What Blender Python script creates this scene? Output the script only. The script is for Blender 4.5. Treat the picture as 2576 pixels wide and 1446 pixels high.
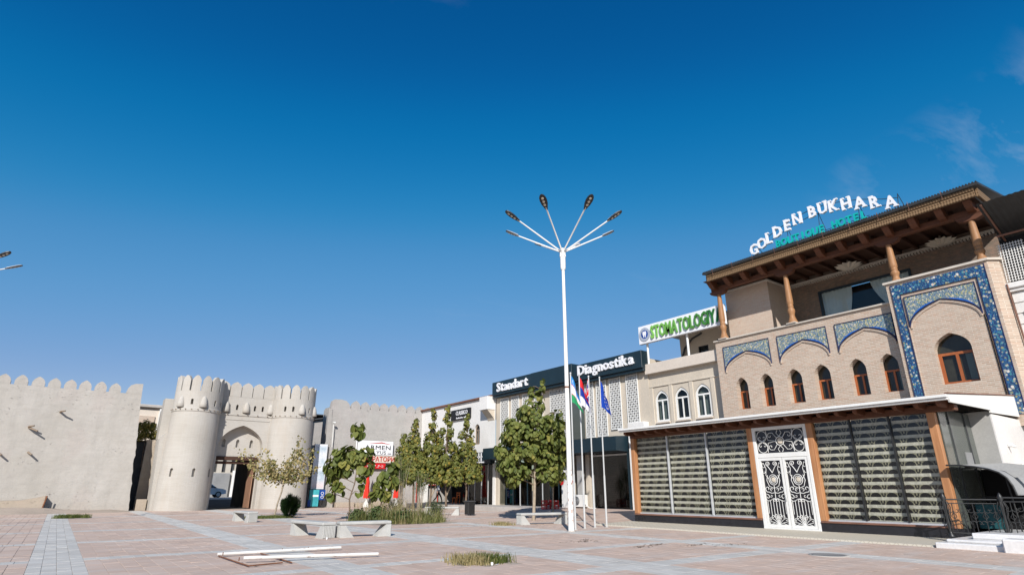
import bpy, math, random
from mathutils import Vector, Matrix
from mathutils.geometry import tessellate_polygon
R = math.radians
random.seed(7)
for o in list(bpy.data.objects): bpy.data.objects.remove(o)
scene = bpy.context.scene
C = scene.collection

# ---------------------------------------------------------------- camera
YAW, PITCH = 36.7, 19.31
cd = bpy.data.cameras.new('camera'); cam = bpy.data.objects.new('camera', cd); C.objects.link(cam)
cd.sensor_fit = 'HORIZONTAL'; cd.sensor_width = 36; cd.lens = 36 * 1450 / 2576
cd.clip_start = .1; cd.clip_end = 4000
cam.location = (0, 0, 1.4); cam.rotation_euler = (R(90 + PITCH), 0, R(-YAW))
scene.camera = cam
# ---------------------------------------------------------------- sky, sun, exposure
SUN_AZ, SUN_EL = 218.3, 31.0            # clockwise from +Y ; degrees above the horizon
w = bpy.data.worlds.new('World'); scene.world = w; w.use_nodes = True
nt = w.node_tree; nt.nodes.clear()
wo = nt.nodes.new('ShaderNodeOutputWorld'); bg = nt.nodes.new('ShaderNodeBackground')
sky = nt.nodes.new('ShaderNodeTexSky'); sky.sky_type = 'NISHITA'; sky.sun_disc = False
sky.sun_elevation = R(SUN_EL); sky.sun_rotation = R(SUN_AZ)
sky.altitude = 1200; sky.air_density = 1.0; sky.dust_density = .25; sky.ozone_density = 3.2
sc0 = nt.nodes.new('ShaderNodeVectorMath'); sc0.operation = 'SCALE'; sc0.inputs['Scale'].default_value = .119
sat = nt.nodes.new('ShaderNodeHueSaturation'); sat.inputs['Saturation'].default_value = 1.16
nt.links.new(sky.outputs[0], sat.inputs['Color']); nt.links.new(sat.outputs[0], sc0.inputs[0])
cv = nt.nodes.new('ShaderNodeRGBCurve'); cm = cv.mapping; cm.use_clip = False; cm.extend = 'EXTRAPOLATED'   # film-like colour response for the whole sky
for k, pts in enumerate((((0, 0), (.042, .002), (.058, .006), (.10, .078), (.246, .245), (1, .95)), ((0, 0), (.107, .092), (.15, .17), (.246, .285), (.52, .42), (1, .80)), ((0, 0), (.258, .30), (.352, .445), (.533, .585), (.913, .70), (1, .74)))):
    c_ = cm.curves[k]; c_.points[0].location = pts[0]; c_.points[1].location = pts[-1]
    for p_ in pts[1:-1]: c_.points.new(*p_)
    for p_ in c_.points: p_.handle_type = 'AUTO_CLAMPED'
cm.update(); nt.links.new(sc0.outputs[0], cv.inputs['Color'])
hs = nt.nodes.new('ShaderNodeVectorMath'); hs.operation = 'SCALE'; hs.inputs['Scale'].default_value = 1/.116
nt.links.new(cv.outputs[0], hs.inputs[0])
# faint high cirrus over the whole sky dome
tc = nt.nodes.new('ShaderNodeTexCoord'); sep = nt.nodes.new('ShaderNodeSeparateXYZ')
nt.links.new(tc.outputs['Generated'], sep.inputs[0])
def wmath(op, a, b=None):
    m = nt.nodes.new('ShaderNodeMath'); m.operation = op
    for i, q in enumerate((a, b)):
        if q is None: continue
        if isinstance(q, (int, float)): m.inputs[i].default_value = q
        else: nt.links.new(q, m.inputs[i])
    return m.outputs[0]
zz = wmath('MAXIMUM', sep.outputs[2], .06)
cmb = nt.nodes.new('ShaderNodeCombineXYZ')
nt.links.new(wmath('DIVIDE', sep.outputs[0], zz), cmb.inputs[0]); nt.links.new(wmath('DIVIDE', sep.outputs[1], zz), cmb.inputs[1])
mp = nt.nodes.new('ShaderNodeMapping'); mp.inputs['Location'].default_value = (18.5, 9.5, 0); mp.inputs['Rotation'].default_value = (0, 0, R(20)); mp.inputs['Scale'].default_value = (1.0, 2.6, 1)
nt.links.new(cmb.outputs[0], mp.inputs[0])
nz = nt.nodes.new('ShaderNodeTexNoise'); nz.inputs['Scale'].default_value = 1.5; nz.inputs['Detail'].default_value = 8; nz.inputs['Roughness'].default_value = .62; nz.inputs['Distortion'].default_value = .5
nt.links.new(mp.outputs[0], nz.inputs['Vector'])
nz2 = nt.nodes.new('ShaderNodeTexNoise'); nz2.inputs['Scale'].default_value = .33; nz2.inputs['Detail'].default_value = 2
mp2 = nt.nodes.new('ShaderNodeMapping'); mp2.inputs['Location'].default_value = (26.5, 11.5, 0); nt.links.new(cmb.outputs[0], mp2.inputs[0]); nt.links.new(mp2.outputs[0], nz2.inputs['Vector'])
cr = nt.nodes.new('ShaderNodeValToRGB'); cr.color_ramp.elements[0].position = .5; cr.color_ramp.elements[1].position = .85
nt.links.new(nz.outputs[0], cr.inputs[0])
cr2 = nt.nodes.new('ShaderNodeValToRGB'); cr2.color_ramp.elements[0].position = .5; cr2.color_ramp.elements[1].position = .62
nt.links.new(nz2.outputs[0], cr2.inputs[0])
fz = nt.nodes.new('ShaderNodeMapRange'); fz.inputs[1].default_value = .26; fz.inputs[2].default_value = .46; nt.links.new(sep.outputs[2], fz.inputs[0])   # cirrus thins out towards the hazy horizon
fac = wmath('MULTIPLY', wmath('MULTIPLY', wmath('MULTIPLY', cr.outputs[0], cr2.outputs[0]), fz.outputs[0]), .8)
mx = nt.nodes.new('ShaderNodeMix'); mx.data_type = 'RGBA'
nt.links.new(fac, mx.inputs[0]); nt.links.new(hs.outputs[0], mx.inputs[6]); mx.inputs[7].default_value = (6.2, 6.6, 7.4, 1)
nt.links.new(mx.outputs[2], bg.inputs['Color']); bg.inputs['Strength'].default_value = .1
nt.links.new(bg.outputs[0], wo.inputs[0])
sd = bpy.data.lights.new('sun', 'SUN'); so = bpy.data.objects.new('sun', sd); C.objects.link(so)
sd.energy = 4.9; sd.angle = R(.53); sd.color = (1, .965, .915)
so.location = (-30, -40, 40)
az = R(SUN_AZ - 180); ld = Vector((math.sin(az) * math.cos(R(SUN_EL)), math.cos(az) * math.cos(R(SUN_EL)), -math.sin(R(SUN_EL))))
so.rotation_euler = ld.to_track_quat('-Z', 'Y').to_euler()
scene.view_settings.view_transform = 'Standard'; scene.view_settings.look = 'None'
scene.view_settings.exposure = 0.22; scene.view_settings.gamma = 1
scene.render.engine = 'CYCLES'
scene.cycles.max_bounces = 8; scene.cycles.transparent_max_bounces = 12

# ---------------------------------------------------------------- helpers
ORG = {}                                  # world origin of every object that may be a parent
def tag(o, label=None, cat=None, group=None, kind=None):
    if label: o['label'] = label
    if cat: o['category'] = cat
    if group: o['group'] = group
    if kind: o['kind'] = kind
    return o
def thing(name, loc, label, cat, group=None):
    o = bpy.data.objects.new(name, None); C.objects.link(o); o.location = loc; o.empty_display_size = .3
    ORG[o.name] = Vector(loc)
    return tag(o, label, cat, group)
def copy_tree(o, parent=None):
    c = o.copy(); C.objects.link(c); c.parent = parent
    for ch in o.children: copy_tree(ch, c)
    return c
class MB:
    def __init__(s): s.v = []; s.f = []; s.m = []; s.sm = []
    def add(s, vs, fs, m=0, sm=False):
        b = len(s.v); s.v += [tuple(q) for q in vs]
        for q in fs: s.f.append([b + i for i in q]); s.m.append(m); s.sm.append(sm)
        return s
    def box(s, x0, x1, y0, y1, z0, z1, m=0):
        return s.add([(x0,y0,z0),(x1,y0,z0),(x1,y1,z0),(x0,y1,z0),(x0,y0,z1),(x1,y0,z1),(x1,y1,z1),(x0,y1,z1)],
                     [(0,3,2,1),(4,5,6,7),(0,1,5,4),(1,2,6,5),(2,3,7,6),(3,0,4,7)], m)
    def bbox(s, x0, x1, y0, y1, z0, z1, c=.01, m=0):
        # box with chamfered long edges (rounded look)
        c = min(c, (x1-x0)*.45, (y1-y0)*.45, (z1-z0)*.45)
        vs = []; idx = {}
        for ix, x in enumerate((x0, x1)):
            for iy, y in enumerate((y0, y1)):
                for iz, z in enumerate((z0, z1)):
                    dx = c if ix == 0 else -c; dy = c if iy == 0 else -c; dz = c if iz == 0 else -c
                    for k, q in enumerate(((x, y+dy, z+dz), (x+dx, y, z+dz), (x+dx, y+dy, z))):
                        idx[ix, iy, iz, k] = len(vs); vs.append(q)
        fs = []
        for i in (0, 1):
            fs.append([idx[i,0,0,0], idx[i,1,0,0], idx[i,1,1,0], idx[i,0,1,0]])
            fs.append([idx[0,i,0,1], idx[1,i,0,1], idx[1,i,1,1], idx[0,i,1,1]])
            fs.append([idx[0,0,i,2], idx[1,0,i,2], idx[1,1,i,2], idx[0,1,i,2]])
        for a in (0, 1):
            for b in (0, 1):
                fs.append([idx[a,b,0,0], idx[a,b,1,0], idx[a,b,1,1], idx[a,b,0,1]])
                fs.append([idx[a,0,b,0], idx[a,1,b,0], idx[a,1,b,2], idx[a,0,b,2]])
                fs.append([idx[0,a,b,1], idx[1,a,b,1], idx[1,a,b,2], idx[0,a,b,2]])
                for d in (0, 1): fs.append([idx[a,b,d,0], idx[a,b,d,1], idx[a,b,d,2]])
        return s.add(vs, fs, m)
    def prism(s, pts, axis, a0, a1, m=0):
        # 2-D polygon extruded along an axis: x -> (y,z), y -> (x,z), z -> (x,y)
        n = len(pts)
        def P(q, a): return (a, q[0], q[1]) if axis == 'x' else (q[0], a, q[1]) if axis == 'y' else (q[0], q[1], a)
        vs = [P(q, a0) for q in pts] + [P(q, a1) for q in pts]
        fs = [list(range(n)), list(range(2*n-1, n-1, -1))] + [(i, (i+1) % n, n+(i+1) % n, n+i) for i in range(n)]
        return s.add(vs, fs, m)
    def tube(s, path, r, n=6, m=0, cap=True, sm=True):
        path = [Vector(q) for q in path]; k = len(path)
        rs = r if isinstance(r, (list, tuple)) else [r]*k
        vs = []; up = Vector((.0123, .021, 1)).normalized()
        prev = None
        for i, q in enumerate(path):
            t = (path[min(i+1, k-1)] - path[max(i-1, 0)])
            if t.length < 1e-9: t = Vector((0, 0, 1))
            t.normalize()
            a = t.cross(up if abs(t.dot(up)) < .97 else Vector((1, 0, 0))) if prev is None else prev - t*prev.dot(t)
            if a.length < 1e-6: a = t.orthogonal()
            a.normalize(); b = t.cross(a); prev = a
            for j in range(n):
                an = 2*math.pi*j/n; vs.append(q + (a*math.cos(an) + b*math.sin(an))*rs[i])
        fs = [(i*n+j, i*n+(j+1) % n, (i+1)*n+(j+1) % n, (i+1)*n+j) for i in range(k-1) for j in range(n)]
        s.add(vs, fs, m, sm)
        if cap: s.add([vs[j] for j in range(n)] + [vs[(k-1)*n+j] for j in range(n)], [list(range(n))[::-1], list(range(n, 2*n))], m)
        return s
    def lathe(s, prof, cx, cy, n=24, m=0, a0=0., a1=2*math.pi, cap=True, sm=True):
        full = abs(a1-a0-2*math.pi) < 1e-6; na = n if full else n+1; k = len(prof); vs = []
        for r, z in prof:
            for j in range(na):
                an = a0 + (a1-a0)*j/n; vs.append((cx + r*math.cos(an), cy + r*math.sin(an), z))
        fs = [(i*na+j, i*na+(j+1) % na, (i+1)*na+(j+1) % na, (i+1)*na+j) for i in range(k-1) for j in range(n)]
        s.add(vs, fs, m, sm)
        if cap and full: s.add(vs[:na] + vs[-na:], [list(range(na))[::-1], list(range(na, 2*na))], m)
        return s
    def mesh(s, name, mats, org=(0, 0, 0)):
        me = bpy.data.meshes.new(name); ox, oy, oz = org
        me.from_pydata([(x-ox, y-oy, z-oz) for x, y, z in s.v], [], s.f)
        for q in (mats if isinstance(mats, (list, tuple)) else [mats]): me.materials.append(q)
        me.polygons.foreach_set('material_index', s.m); me.polygons.foreach_set('use_smooth', s.sm)
        me.update(); return me
    def build(s, name, mats, parent=None, org=None):
        if parent is not None: org = ORG[parent.name]
        elif org is None: org = Vector((0, 0, 0))
        o = bpy.data.objects.new(name, s.mesh(name, mats, org)); C.objects.link(o)
        if parent is not None: o.parent = parent
        else: o.location = org
        ORG[o.name] = Vector(org)
        return o
def arch(y0, y1, zb, zs, zp, n=8, A=62):
    # pointed arch outline: bottom edge then over the crown
    m = (y0+y1)/2; A = R(A); pts = [(y0, zb), (y1, zb), (y1, zs)]
    for i in range(1, n+1):
        a = A*i/n; pts.append((y1 + (m-y1)*(1-math.cos(a))/(1-math.cos(A)), zs + (zp-zs)*math.sin(a)/math.sin(A)))
    for i in range(n-1, -1, -1):
        a = A*i/n; pts.append((y0 + (m-y0)*(1-math.cos(a))/(1-math.cos(A)), zs + (zp-zs)*math.sin(a)/math.sin(A)))
    return pts
def wallface(mb, axis, a, outline, holes, depth, m=0, sides=True, back=None):
    # sheet with holes at coordinate a on an axis; reveals run to a+depth
    def P(q, b): return (b, q[0], q[1]) if axis == 'x' else (q[0], b, q[1])
    loops = [outline] + holes
    tri = tessellate_polygon([[Vector((q[0], q[1], 0)) for q in l] for l in loops])
    flat = [q for l in loops for q in l]
    mb.add([P(q, a) for q in flat], [tuple(t) for t in tri], m)
    for h in (holes + ([outline] if sides else [])):
        n = len(h); mb.add([P(q, a) for q in h] + [P(q, a+depth) for q in h], [(i, (i+1) % n, n+(i+1) % n, n+i) for i in range(n)], m)
    if back is not None:
        mb.add([P(q, a+depth) for q in outline], [list(range(len(outline)))], back)
    return mb
TS = bpy.data.scenes.new('lettering_workspace')      # tiny scratch scene, removed at the end
def text_mb(txt, size, depth, bold=0., xs=1., align='CENTER', spacing=1.):
    # built-in font -> list of (verts, faces) in the local x/y plane, extruded in z
    cu = bpy.data.curves.new('t', 'FONT'); cu.body = txt; cu.size = size; cu.extrude = depth/2; cu.offset = bold
    cu.align_x = align; cu.resolution_u = 2; cu.space_character = spacing
    ob = bpy.data.objects.new('t', cu); TS.collection.objects.link(ob); vl = TS.view_layers[0]; vl.update()
    me = bpy.data.meshes.new_from_object(ob.evaluated_get(vl.depsgraph))
    vs = [(v.co.x*xs, v.co.y, v.co.z) for v in me.vertices]; fs = [list(p.vertices) for p in me.polygons]
    bpy.data.objects.remove(ob); bpy.data.curves.remove(cu); bpy.data.meshes.remove(me)
    return vs, fs
def put_text(mb, txt, size, depth, face, at, bold=0., xs=1., rot=0., m=0, align='CENTER', spacing=1.):
    # face '-x': text on a wall looking towards -X (reads left to right along -Y); face '-y': reads along +X
    vs, fs = text_mb(txt, size, depth, bold, xs, align, spacing); c, s_ = math.cos(rot), math.sin(rot); out = []
    for x, y, z in vs:
        x, y = x*c - y*s_, x*s_ + y*c
        out.append((at[0]-z, at[1]-x, at[2]+y) if face == '-x' else (at[0]+x, at[1]-z, at[2]+y))
    mb.add(out, fs, m); return mb
# ---------------------------------------------------------------- materials
class NT:
    def __init__(s, name):
        s.mat = bpy.data.materials.new(name); s.mat.use_nodes = True; s.t = s.mat.node_tree; s.t.nodes.clear()
        s.out = s.t.nodes.new('ShaderNodeOutputMaterial')
        s.pos = s.n('ShaderNodeNewGeometry').outputs['Position']
    def n(s, ty, ins={}, **props):
        q = s.t.nodes.new(ty)
        for k, v in props.items(): setattr(q, k, v)
        for k, v in ins.items(): s.set(q.inputs[k], v)
        return q
    def set(s, inp, v):
        if hasattr(v, 'links') or isinstance(v, bpy.types.NodeSocket): s.t.links.new(v, inp)
        else:
            if isinstance(v, (tuple, list)) and len(v) == 3 and inp.type == 'RGBA': v = (*v, 1)
            inp.default_value = v
    def math(s, op, a, b=None, c=None, clamp=False):
        q = s.n('ShaderNodeMath', operation=op); q.use_clamp = clamp
        for i, v in enumerate((a, b, c)):
            if v is not None: s.set(q.inputs[i], v)
        return q.outputs[0]
    def mix(s, f, a, b, mode='MIX'):
        q = s.n('ShaderNodeMix', data_type='RGBA', blend_type=mode); s.set(q.inputs[0], f); s.set(q.inputs[6], a); s.set(q.inputs[7], b); return q.outputs[2]
    def noise(s, scale, vec=None, detail=4, rough=.55, dist=0):
        q = s.n('ShaderNodeTexNoise', {'Vector': s.pos if vec is None else vec, 'Scale': scale, 'Detail': detail, 'Roughness': rough, 'Distortion': dist}); return q.outputs['Fac']
    def ramp(s, f, stops):
        q = s.n('ShaderNodeValToRGB', {'Fac': f}); e = q.color_ramp.elements
        while len(e) < len(stops): e.new(.5)
        for i, (p, c) in enumerate(stops): e[i].position = p; e[i].color = (*c, 1) if isinstance(c, (tuple, list)) else (c, c, c, 1)
        return q.outputs[0]
    def scaled(s, sc, vec=None):
        return s.n('ShaderNodeMapping', {'Vector': s.pos if vec is None else vec, 'Scale': sc}).outputs[0]
    def xyz(s, vec=None):
        q = s.n('ShaderNodeSeparateXYZ', {0: s.pos if vec is None else vec}); return q.outputs
    def comb(s, x, y, z=0.):
        return s.n('ShaderNodeCombineXYZ', {0: x, 1: y, 2: z}).outputs[0]
    def bump(s, h, strength=.3, dist=.02, normal=None):
        q = s.n('ShaderNodeBump', {'Height': h, 'Strength': strength, 'Distance': dist})
        if normal is not None: s.set(q.inputs['Normal'], normal)
        return q.outputs[0]
    def bsdf(s, col, rough=.7, spec=.3, metal=0, normal=None, **kw):
        ins = {'Base Color': col, 'Roughness': rough, 'Specular IOR Level': spec, 'Metallic': metal}; ins.update(kw)
        if normal is not None: ins['Normal'] = normal
        q = s.n('ShaderNodeBsdfPrincipled', ins); return q.outputs[0]
    def done(s, sh):
        s.t.links.new(sh, s.out.inputs[0]); return s.mat
def sc3(c, k): return tuple(min(1, max(0, q*k)) for q in c)
def pm(name, col, rough=.75, var=.12, sc=1.5, bump=.12, bsc=35, spec=.25, metal=0, dirt=0., dcol=(.25, .2, .16), fine=.06, dist=.01):
    t = NT(name); n1 = t.noise(sc, detail=5); n2 = t.noise(sc*14, detail=3)
    c = t.mix(t.ramp(n1, [(.3, 0.), (.7, 1.)]), sc3(col, 1-var), sc3(col, 1+var))
    c = t.mix(t.ramp(n2, [(.3, 0.), (.7, 1.)]), c, t.mix(1., c, (1-fine*2,)*3, 'MULTIPLY'))
    if dirt:
        d = t.noise(sc*.7, t.scaled((1, 1, .35)), 7, .68, .4)
        c = t.mix(t.math('MULTIPLY', t.ramp(d, [(.5, 0.), (.74, 1.)]), dirt), c, dcol)
    nm = t.bump(t.noise(bsc, detail=4), bump, dist) if bump else None
    return t.done(t.bsdf(c, rough, spec, metal, nm))
M = {}
def defmat(k, *a, **kw): M[k] = pm(k, *a, **kw)
defmat('white_paint', (.76, .75, .72), .5, .03, 2, .05, 30, .4, dirt=.12, dcol=(.5, .46, .4))
defmat('white_wall', (.74, .72, .69), .85, .05, .8, .12, 25, dirt=.25, dcol=(.5, .44, .38))
defmat('marble', (.74, .72, .70), .35, .06, .9, .03, 20, .5, dirt=.2, dcol=(.5, .48, .46))
defmat('grey_stone', (.40, .39, .37), .45, .08, 1.2, .03, 20, .4, dirt=.15, dcol=(.3, .29, .27))
defmat('cream', (.56, .49, .40), .85, .06, .9, .12, 30, dirt=.2, dcol=(.36, .3, .24))
defmat('cream_light', (.64, .56, .48), .85, .05, .9, .1, 30, dirt=.15, dcol=(.4, .34, .28))
defmat('concrete', (.46, .455, .43), .85, .1, 2.5, .25, 45, dirt=.3, dcol=(.3, .29, .26))
defmat('concrete_dark', (.22, .21, .2), .9, .1, 2, .2, 40)
defmat('kerb', (.46, .42, .38), .85, .1, 2, .2, 40, dirt=.25)
defmat('black_granite', (.018, .018, .022), .22, .2, 6, .0, 30, .5)
defmat('black_metal', (.02, .02, .02), .45, .15, 6, .05, 30, .5)
defmat('dark_grey', (.06, .062, .065), .6, .15, 3, .05)
defmat('dark_green', (.009, .024, .034), .45, .12, 1.2, .02, 10, .45)
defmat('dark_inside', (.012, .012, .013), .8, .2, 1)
defmat('bark', (.17, .125, .09), .9, .25, 6, .5, 60)
defmat('bark_pale', (.34, .28, .21), .9, .2, 6, .4, 60)
defmat('soil', (.25, .19, .14), .95, .2, 2, .5, 25)
defmat('aluminium', (.6, .61, .62), .4, .04, 3, .02, 20, .5, metal=.3)
defmat('steel_pole', (.58, .58, .57), .35, .05, 2, .02, 20, .5, metal=.2, dirt=.1)
defmat('blue_grey', (.18, .22, .25), .5, .1)
defmat('red_plastic', (.55, .012, .015), .35, .08, 3, .02, 20, .5)
defmat('red_cloth', (.62, .035, .02), .8, .1, 3, .15)
defmat('red_paint', (.5, .03, .025), .5, .1)
defmat('orange_paint', (.62, .16, .04), .5, .1)
defmat('teal_letter', (.005, .40, .38), .4, .06, 3, .02, 20, .4)
defmat('letter_white', (.8, .8, .82), .4, .03, 3, .02, 20, .4)
defmat('letter_black', (.015, .015, .017), .5, .05)
defmat('letter_red', (.45, .05, .035), .5, .05)
defmat('roof_metal', (.035, .035, .035), .5, .2, 2, .1)
defmat('rust_frame', (.20, .085, .045), .8, .3, 8, .3, 60)
defmat('skin', (.42, .24, .17), .6, .05)
defmat('shirt', (.74, .74, .75), .85, .04, 4, .2)
defmat('trousers', (.022, .022, .028), .85, .1, 4, .2)
defmat('hair', (.015, .012, .01), .6, .2, 20)
defmat('tyre', (.02, .02, .02), .85, .1, 8, .1)
defmat('car_white', (.74, .75, .76), .2, .02, 2, 0, 10, .5)
defmat('blue_print', (.012, .06, .28), .4, .1); defmat('teal_print', (.06, .36, .40), .4, .25, 2.5)
defmat('star_plaster', (.62, .55, .45), .8, .08); defmat('cornice', (.56, .5, .43), .85, .08, 3, .2)
defmat('shade_brick', (.10, .085, .07), .95, .25, 1.2, .3, 20); defmat('shade_floor', (.11, .10, .09), .9, .2, 1.5, .2, 20); defmat('poster_dark', (.02, .09, .10), .4, .4, 4); defmat('room_brown', (.20, .17, .13), .9, .2, 2); defmat('distant_wall', (.52, .47, .40), .9, .1, .4); defmat('brown_tin', (.2, .1, .07), .6, .2, 2)  # first two: gate passage shade put into the brick and floor colours
defmat('curtain', (.50, .58, .58), .9, .08, 1.5, .1)
defmat('roller_brown', (.03, .018, .018), .5, .15, 2); defmat('louvre_grey', (.25, .25, .25), .6, .1)
defmat('litter', (.75, .75, .75), .6, .05)

def adobe(name, col, hi, streak=.3):
    # mud plaster: broad blotches, patched repairs, fine straw grain, pits and rain streaks
    t = NT(name); a = t.noise(.28, detail=6, rough=.6); b = t.noise(1.6, detail=7, rough=.7); f = t.noise(26, t.scaled((1, 1, 1.8)), 4)
    c = t.mix(t.ramp(a, [(.32, 0.), (.68, 1.)]), col, hi)
    pk = t.noise(.5, t.scaled((1, 1, .7)), 3); c = t.mix(t.math('MULTIPLY', t.ramp(pk, [(.5, 0.), (.6, 1.)]), .3), c, (col[0]*1.08, col[1]*.98, col[2]*1.0))
    hz = t.noise(1.1, t.scaled((.55, .55, 3.2)), 7, .72); c = t.mix(t.math('MULTIPLY', t.ramp(hz, [(.48, 0.), (.66, 1.)]), .28), c, sc3(col, .8))
    c = t.mix(t.math('MULTIPLY', t.ramp(b, [(.42, 0.), (.72, 1.)]), .4), c, sc3(col, .82))
    st = t.noise(1.1, t.scaled((1.6, 1.6, .12)), 6, .7); c = t.mix(t.math('MULTIPLY', t.ramp(st, [(.5, 0.), (.72, 1.)]), streak), c, sc3(col, .72))
    pit = t.math('MULTIPLY', t.ramp(t.noise(4.5, t.scaled((1, 1, 1.7)), 6, .75), [(.62, 0.), (.68, 1.)]), t.ramp(t.noise(.45, detail=4), [(.47, 0.), (.6, 1.)]))
    c = t.mix(t.math('MULTIPLY', pit, .5), c, sc3(col, .5))
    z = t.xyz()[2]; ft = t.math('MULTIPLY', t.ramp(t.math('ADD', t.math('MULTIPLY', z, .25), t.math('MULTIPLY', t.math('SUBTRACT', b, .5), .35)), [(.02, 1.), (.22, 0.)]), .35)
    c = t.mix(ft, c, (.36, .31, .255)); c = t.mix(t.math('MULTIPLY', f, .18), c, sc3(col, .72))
    h = t.math('ADD', t.math('MULTIPLY', b, 1.), t.math('MULTIPLY', f, .35)); h = t.math('ADD', t.math('SUBTRACT', h, t.math('MULTIPLY', pit, .8)), t.math('MULTIPLY', hz, .35))
    return t.done(t.bsdf(c, .92, .15, normal=t.bump(h, .7, .07)))
M['adobe'] = adobe('adobe_plaster', (.405, .375, .335), (.475, .445, .41))
M['adobe2'] = adobe('adobe_plaster_grey', (.37, .35, .325), (.43, .41, .385), .15)
M['adobe_dark'] = adobe('adobe_rough', (.40, .33, .26), (.46, .39, .31), .3)
def gate_brick():
    t = NT('gate_brick'); x, y, z = t.xyz(); u = t.math('ADD', x, t.math('MULTIPLY', y, .9))
    br = t.n('ShaderNodeTexBrick', {'Vector': t.comb(u, z), 'Color1': (.43, .40, .36), 'Color2': (.37, .335, .29), 'Mortar': (.47, .445, .41), 'Scale': 1., 'Mortar Size': .012, 'Mortar Smooth': .3, 'Bias': 0., 'Brick Width': .27, 'Row Height': .075}); br.offset = .5
    c = t.mix(.55, br.outputs[0], t.mix(t.ramp(t.noise(.45, detail=6), [(.3, 0.), (.7, 1.)]), (.40, .37, .325), (.50, .47, .43)))
    c = t.mix(t.math('MULTIPLY', t.ramp(t.noise(1.2, t.scaled((1, 1, .3)), 6, .65), [(.5, 0.), (.75, 1.)]), .3), c, (.36, .29, .22))
    return t.done(t.bsdf(c, .9, .15, normal=t.bump(t.math('SUBTRACT', t.noise(18, detail=4), br.outputs['Fac']), .4, .015)))
M['gate_brick'] = gate_brick()
def hotel_brick(name, c1, c2, mo, sc=1., axis='y'):
    t = NT(name); x, y, z = t.xyz(); u = y if axis == 'y' else t.math('ADD', x, y)
    br = t.n('ShaderNodeTexBrick', {'Vector': t.comb(u, z), 'Color1': c1, 'Color2': c2, 'Mortar': mo, 'Scale': sc, 'Mortar Size': .011, 'Mortar Smooth': .2, 'Bias': 0., 'Brick Width': .25, 'Row Height': .068}); br.offset = .5
    c = t.mix(t.math('MULTIPLY', t.ramp(t.noise(9, t.comb(t.math('MULTIPLY', u, .45), z), 2), [(.45, 0.), (.75, 1.)]), .35), br.outputs[0], (.52, .27, .17))
    c = t.mix(t.math('MULTIPLY', t.ramp(t.noise(.6, detail=6), [(.35, 0.), (.7, 1.)]), .25), c, (.42, .33, .26))
    h = t.math('ADD', t.math('MULTIPLY', br.outputs['Fac'], -1.), t.math('MULTIPLY', t.noise(40, detail=3), .4))
    return t.done(t.bsdf(c, .88, .2, normal=t.bump(h, .6, .012)))
M['brick'] = hotel_brick('hotel_brick', (.50, .40, .315), (.38, .285, .215), (.56, .495, .42))
M['brick_brown'] = hotel_brick('loggia_brick', (.17, .13, .10), (.13, .10, .077), (.19, .155, .125), axis='s')
M['brick_buff'] = hotel_brick('buff_brick', (.55, .45, .36), (.50, .40, .32), (.58, .49, .41), axis='s')
def wood(name, c1, c2, axis=2, rough=.45, ring=1.):
    t = NT(name); s_ = [9., 9., 9.]; s_[axis] = .55
    n = t.noise(1.6*ring, t.scaled(tuple(s_)), 6, .6, .6); b = t.noise(.9, detail=3)
    c = t.mix(t.ramp(n, [(.3, 0.), (.7, 1.)]), c1, c2); c = t.mix(t.math('MULTIPLY', t.ramp(b, [(.4, 0.), (.75, 1.)]), .3), c, sc3(c1, .6))
    return t.done(t.bsdf(c, rough, .35, normal=t.bump(n, .15, .006)))
M['wood_orange'] = wood('varnished_wood', (.36, .155, .065), (.50, .25, .115))
M['wood_red'] = wood('red_brown_wood', (.085, .03, .014), (.15, .052, .024), 0, .6)
M['wood_ceiling'] = wood('dark_ceiling_wood', (.045, .018, .009), (.075, .03, .015), 0, .7)
M['wood_red_y'] = wood('red_brown_beam', (.085, .032, .015), (.14, .052, .025), 1, .6)
M['wood_window'] = wood('window_wood', (.30, .085, .03), (.40, .13, .045), 2, .4)
M['wood_column'] = wood('carved_wood', (.25, .12, .052), (.40, .21, .098), 2, .55, 3.)
M['wood_lintel'] = wood('lintel_wood', (.045, .022, .014), (.08, .038, .024), 0, .8)
M['wood_door'] = wood('old_door_wood', (.22, .115, .07), (.32, .18, .115), 2, .7)
M['wood_pole'] = wood('grey_pole_wood', (.20, .15, .11), (.30, .23, .17), 0, .85)
def fascia():
    # carved relief board: small repeating lozenges
    t = NT('carved_fascia'); x, y, z = t.xyz(); a = t.math('ABSOLUTE', t.math('SUBTRACT', t.math('FRACT', t.math('MULTIPLY', t.math('ADD', x, y), 10.)), .5)); b = t.math('ABSOLUTE', t.math('SUBTRACT', t.math('FRACT', t.math('MULTIPLY', z, 8.)), .5))
    d = t.math('ADD', a, b); r = t.ramp(d, [(.3, 0.), (.5, 1.)])
    c = t.mix(r, (.11, .062, .03), (.24, .155, .085)); c = t.mix(t.math('MULTIPLY', t.noise(5), .4), c, (.15, .09, .045))
    return t.done(t.bsdf(c, .7, .25, normal=t.bump(r, .8, .03)))
M['fascia'] = fascia()
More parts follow.
